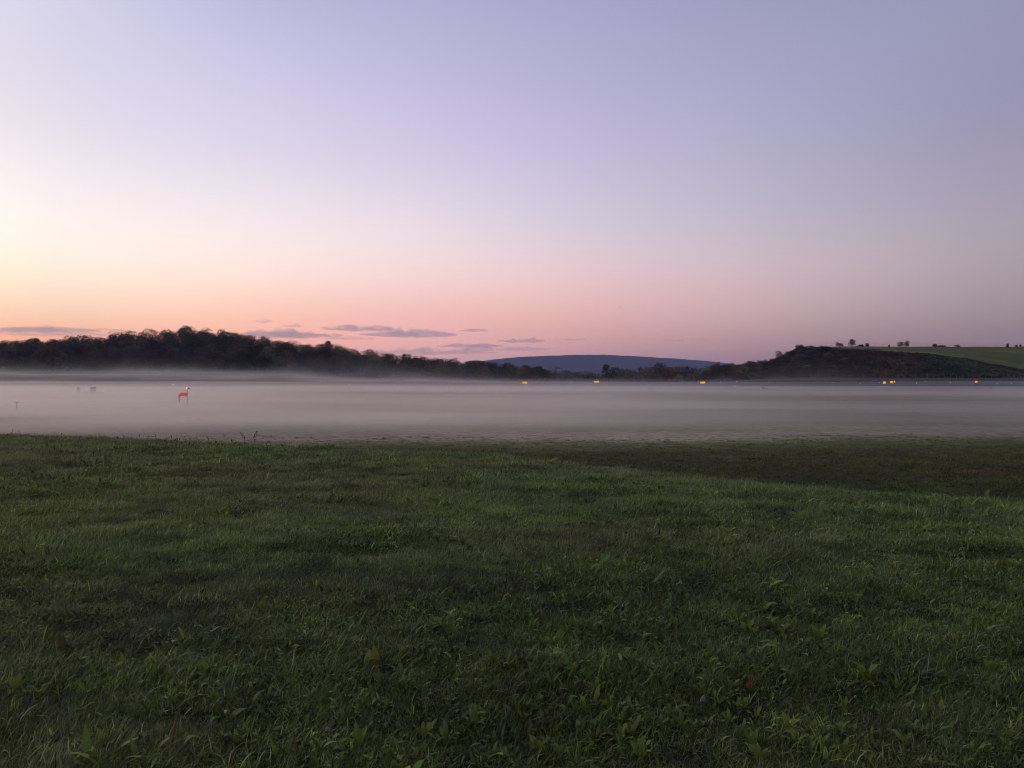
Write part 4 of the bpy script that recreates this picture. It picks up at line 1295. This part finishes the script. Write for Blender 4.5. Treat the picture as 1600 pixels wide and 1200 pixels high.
# weeds with dry heads on the crest, against the mist
for px, row, hpx, heads, lab in [(396, 690, 22, 6, 'tall dry weed with seed heads on the crest, left of centre'), (384, 690, 20, 4, 'second tall dry weed leaning left on the crest'), (327, 687, 12, 3, 'short dry weed on the crest left of the tall pair'), (244, 684, 10, 2, 'small dark weed on the left crest, above a pale tuft'), (232, 684, 7, 1, 'dark seed head on the left crest'), (16, 678, 9, 1, 'dry stalk on the crest nearest the left edge'), (26, 678, 8, 1, 'dry stalk second from the left edge on the crest'), (216, 683, 8, 1, 'thin stalk on the left crest'), (290, 686, 8, 1, 'thin dark stalk on the crest before the wind sock'), (96, 680, 6, 1, 'short stalk on the far left crest'), (362, 690, 7, 4, 'low dark leafy weed on the crest left of the tall pair')]:
    d = float(np.interp(px, CR_PX, CR_D)) - .4
    x = px_x(px, d); z = gz(x, d); s = hpx * d / FPX + .03
    o = empty('dry_weed', (x, d, z)); tag(o, lab, 'weed', 'dry weeds on the crest')
    mb = MB(); hb = MB()
    lean = R.uniform(-.35, .35) if px != 384 else -.4
    base = [Vector((lean * s * t * t, 0, s * 1.05 * t)) for t in (0, .3, .6, 1)]
    mb.tube(base, [.004, .0035, .003, .002], 5)
    for k in range(heads):
        t = .45 + .55 * (k + 1) / heads
        p = Vector((lean * s * t * t, 0, s * 1.05 * t))
        e = p + Vector((R.uniform(-.2, .2) * s * (1.2 - t), R.uniform(-.1, .1) * s, .1 * s)) if k < heads - 1 else p
        if k < heads - 1: mb.tube([p - Vector((0, 0, .12 * s)), e], .003, 4)
        hb.ball(e, .011, 6, 5, (1, 1, 1.6))
    mb.build('stem', M_SEED, o); hb.build('seed_heads', M_SEED, o, smooth=True)

# ------------------------------------------------------------------ clouds low over the horizon
def vol_mat(name, col, density, aniso=0.3, noise=None):
    m = bpy.data.materials.new(name); m.use_nodes = True
    nt = m.node_tree; nt.nodes.clear()
    out = nt.nodes.new('ShaderNodeOutputMaterial')
    pv = nt.nodes.new('ShaderNodeVolumePrincipled')
    pv.inputs['Color'].default_value = (*col, 1); pv.inputs['Density'].default_value = density; pv.inputs['Anisotropy'].default_value = aniso
    nt.links.new(pv.outputs[0], out.inputs['Volume'])
    return m, nt, pv


M_CLOUD, _, _ = vol_mat('cloud_vapour', (0.64, 0.70, 0.84), 0.0015, 0.2)
M_CLOUDT, _, _ = vol_mat('thin_cloud_vapour', (0.64, 0.70, 0.84), 0.0007, 0.2)


def cloud(px, row, wpx, hpx, label, seed, thin=False):
    D = 17000.0
    m_ = D / FPX
    me = bpy.data.meshes.new('cloud')
    bm = bmesh.new()
    bmesh.ops.create_icosphere(bm, subdivisions=5, radius=1.0)
    W, Hh, Dp = wpx * m_ / 2, hpx * m_ / 2, min(wpx * m_ * .45, 900)
    co = np.array([v_.co[:] for v_ in bm.verts])
    n1 = fbm(co[:, 0] * 2.2 * max(1, wpx / 45) + seed * 3, co[:, 1] * 1.5 + co[:, 2], 4, seed)
    n2 = fbm(co[:, 0] * 5 * max(1, wpx / 60) + seed, co[:, 2] * 1.2 + co[:, 1] * 2, 3, seed + 5)
    for i, v_ in enumerate(bm.verts):
        c_ = co[i]
        ex = 1 - .25 * abs(n1[i])
        hz = max(.06, .75 + 1.5 * n1[i] + .7 * n2[i])
        v_.co = (c_[0] * W * ex, c_[1] * Dp * (1 + .4 * n2[i]), c_[2] * Hh * hz * (1.0 if c_[2] > 0 else .6) + Hh * .35 * n1[i] * (1 - abs(c_[0])))
    bm.to_mesh(me); bm.free()
    o = link('cloud', me, M_CLOUDT if thin else M_CLOUD, None, (px_x(px, D), D, EYE + (HOR - row) / FPX * D))
    tag(o, label, 'cloud', 'small grey clouds low over the horizon')
    return o


for i, (px, row, w, h, lab, th) in enumerate([
    (60, 516, 290, 7, 'long flat cloud streak at the left edge above the wood', False), (90, 523, 200, 7, 'lower pale streak under the long left cloud', True),
    (412, 502.5, 30, 9, 'small puffy grey cloud above the right shoulder of the left wood', False), (457, 509.5, 34, 6, 'small flat cloud right of the puffy one', False),
    (455, 524, 170, 13, 'wide pale cloud bank touching the left wood skyline', False), (560, 514, 130, 9, 'ragged flat cloud above the descending wood', False), (548, 509, 28, 3, 'thin sliver of cloud on top of the ragged cloud', False),
    (640, 523, 160, 11, 'long ragged cloud tapering to the right over the wood', False), (545, 529, 90, 6, 'thin cloud strip between the two ragged clouds', True), (741, 517, 54, 4.5, 'thin lens cloud alone above the middle', False),
    (815, 533, 78, 10, 'largest dark lens cloud, above the left end of the ridge', False), (735, 541, 110, 7, 'streak cloud left of the ridge', False), (790, 546, 160, 6, 'long thin streak just above the ridge left end', True),
    (897, 531, 42, 5, 'small lens cloud above the ridge top', False), (988, 529.5, 28, 3, 'faint thin cloud right of the ridge top', True), (1053, 532, 36, 5, 'small lens cloud above the right part of the ridge', False), (1091, 531, 32, 3, 'faint thin cloud, rightmost of all', True),
    (670, 551, 230, 13, 'broad faint bank behind the end of the left wood', True), (75, 502, 10, 2.5, 'tiny faint cloud fleck far left', False), (155, 503.5, 14, 2.5, 'tiny faint cloud fleck above the rising wood', True), (3, 501, 14, 3, 'tiny cloud fleck at the left picture edge', False), (400, 492, 26, 3, 'very faint wisp above the puffy cloud', True)]):
    cloud(px, row, w, h, lab, 200 + i, th)

# ------------------------------------------------------------------ mist and haze
def box_obj(name, x0, x1, y0, y1, z0, z1, mat):
    return MB().box(((x0 + x1) / 2, (y0 + y1) / 2, (z0 + z1) / 2), (x1 - x0, y1 - y0, z1 - z0)).build(name, mat)


def mist_mat(name, kind):
    m, nt, pv = vol_mat(name, (1.0, 0.935, 0.835), 0.0, 0.6)
    geo = nt.nodes.new('ShaderNodeNewGeometry')
    sp = nt.nodes.new('ShaderNodeSeparateXYZ'); nt.links.new(geo.outputs['Position'], sp.inputs[0])
    X, Y, Z = sp.outputs
    def mth(op, *a):
        q = nt.nodes.new('ShaderNodeMath'); q.operation = op
        for i, v_ in enumerate(a):
            if isinstance(v_, (int, float)): q.inputs[i].default_value = v_
            else: nt.links.new(v_, q.inputs[i])
        return q.outputs[0]
    def ramp(v_, f0, f1, t0, t1, interp='SMOOTHSTEP'):
        q = nt.nodes.new('ShaderNodeMapRange'); q.interpolation_type = interp
        q.inputs['From Min'].default_value = f0; q.inputs['From Max'].default_value = f1; q.inputs['To Min'].default_value = t0; q.inputs['To Max'].default_value = t1
        nt.links.new(v_, q.inputs[0]); return q.outputs[0]
    def noise(vec, detail=3):
        mp_ = nt.nodes.new('ShaderNodeMapping'); mp_.inputs['Scale'].default_value = vec
        nt.links.new(geo.outputs['Position'], mp_.inputs[0])
        q = nt.nodes.new('ShaderNodeTexNoise'); q.inputs['Scale'].default_value = 1; q.inputs['Detail'].default_value = detail
        nt.links.new(mp_.outputs[0], q.inputs['Vector']); return q.outputs[0]
    if kind == 'field':
        zb = ramp(Y, 252, 322, -2.2, -0.87)
        h = mth('MAXIMUM', mth('SUBTRACT', Z, zb), 0.0)
        hs = ramp(noise((.012, .02, 0), 2), .3, .7, 0.55, 1.05)
        hs = mth('MULTIPLY', mth('MULTIPLY', hs, ramp(Y, 190, 285, 1.0, 0.32)), ramp(mth('DIVIDE', X, Y), 0.05, .55, 1.0, .65))
        prof = mth('POWER', 2.71828, mth('MULTIPLY', mth('DIVIDE', h, hs), -1))
        dens = mth('MULTIPLY', prof, MIST_FIELD)
        dens = mth('MULTIPLY', dens, ramp(mth('DIVIDE', X, Y), -.6, .6, 1.4, .5))
        dens = mth('MULTIPLY', dens, mth('MULTIPLY', ramp(Y, 42, 66, 0.0, 1.0), ramp(Y, 60, 110, 1.6, 1.0)))
        dens = mth('MULTIPLY', dens, ramp(noise((.012, .035, .25), 4), .32, .68, .1, 2.0))
        dens = mth('MULTIPLY', dens, ramp(Z, .9, 1.5, 1.0, 0.0))
        dens = mth('MULTIPLY', dens, ramp(Y, 100, 260, 1.05, 0.6))
        dens = mth('MULTIPLY', dens, ramp(Y, 308, 326, 1.0, 0.0))
    else:
        xy = mth('DIVIDE', X, Y)
        zb = mth('MULTIPLY_ADD', ramp(Y, 335, 490, 0, 1, 'LINEAR'), mth('ADD', ramp(xy, -.35, -.05, 6.0, -1.8), ramp(xy, .22, .36, 0.0, 4.5)), -.9)
        h = mth('MAXIMUM', mth('SUBTRACT', Z, zb), 0.0)
        hs = ramp(noise((.011, .012, 0), 2), .3, .7, .6, 3.5)
        prof = mth('POWER', 2.71828, mth('MULTIPLY', mth('DIVIDE', h, hs), -1))
        dens = mth('MULTIPLY', prof, MIST_BANK)
        lr = nt.nodes.new('ShaderNodeValToRGB')
        for pos, val in ((0.0, .8), (.36, 1.0), (.45, .7), (.5, .16), (.58, .06), (.65, .15), (.70, .40), (.75, .38), (.81, .06), (.86, .0), (1, .0)):
            e_ = lr.color_ramp.elements.new(pos) if pos not in (0.0, 1) else lr.color_ramp.elements[0 if pos == 0 else -1]
            e_.position = pos; e_.color = (val, val, val, 1)
        nt.links.new(ramp(xy, -.8, .8, 0, 1, 'LINEAR'), lr.inputs[0])
        dens = mth('MULTIPLY', dens, lr.outputs[0])
        dens = mth('MULTIPLY', dens, ramp(noise((.016, .016, .05), 3), .32, .68, .12, 1.9))
        dens = mth('MULTIPLY', dens, ramp(Y, 326, 370, 0.3, 1.0))
        dens = mth('MULTIPLY', dens, ramp(Y, 480, 540, 1.0, 0.0))
        dens = mth('MULTIPLY', dens, ramp(Z, 12, 16, 1.0, 0.0))
    nt.links.new(dens, pv.inputs['Density'])
    return m


MIST_FIELD = 0.047
MIST_BANK = 0.015
mf = box_obj('ground_mist', -330, 330, 42, 345, -3.4, 1.5, mist_mat('field_mist', 'field'))
mf.data.materials[0].cycles.volume_step_rate = 0.12
tag(mf, 'thin ground mist lying over the airfield', None, None, 'stuff')
mb_ = box_obj('ground_mist', -420, 330, 345.2, 545, -4.2, 16, mist_mat('bank_mist', 'bank'))
mb_.data.materials[0].cycles.volume_step_rate = 0.12
tag(mb_, 'mist hanging at the foot of the wooded hill', None, None, 'stuff')
M_HAZE, _, _ = vol_mat('air_haze', (0.54, 0.63, 1.0), 0.000052, 0.2)
hz = box_obj('haze', -14000, 14000, -14000, 14000, -6.5, 300, M_HAZE)
tag(hz, 'thin bluish air over the whole scene', None, None, 'stuff')
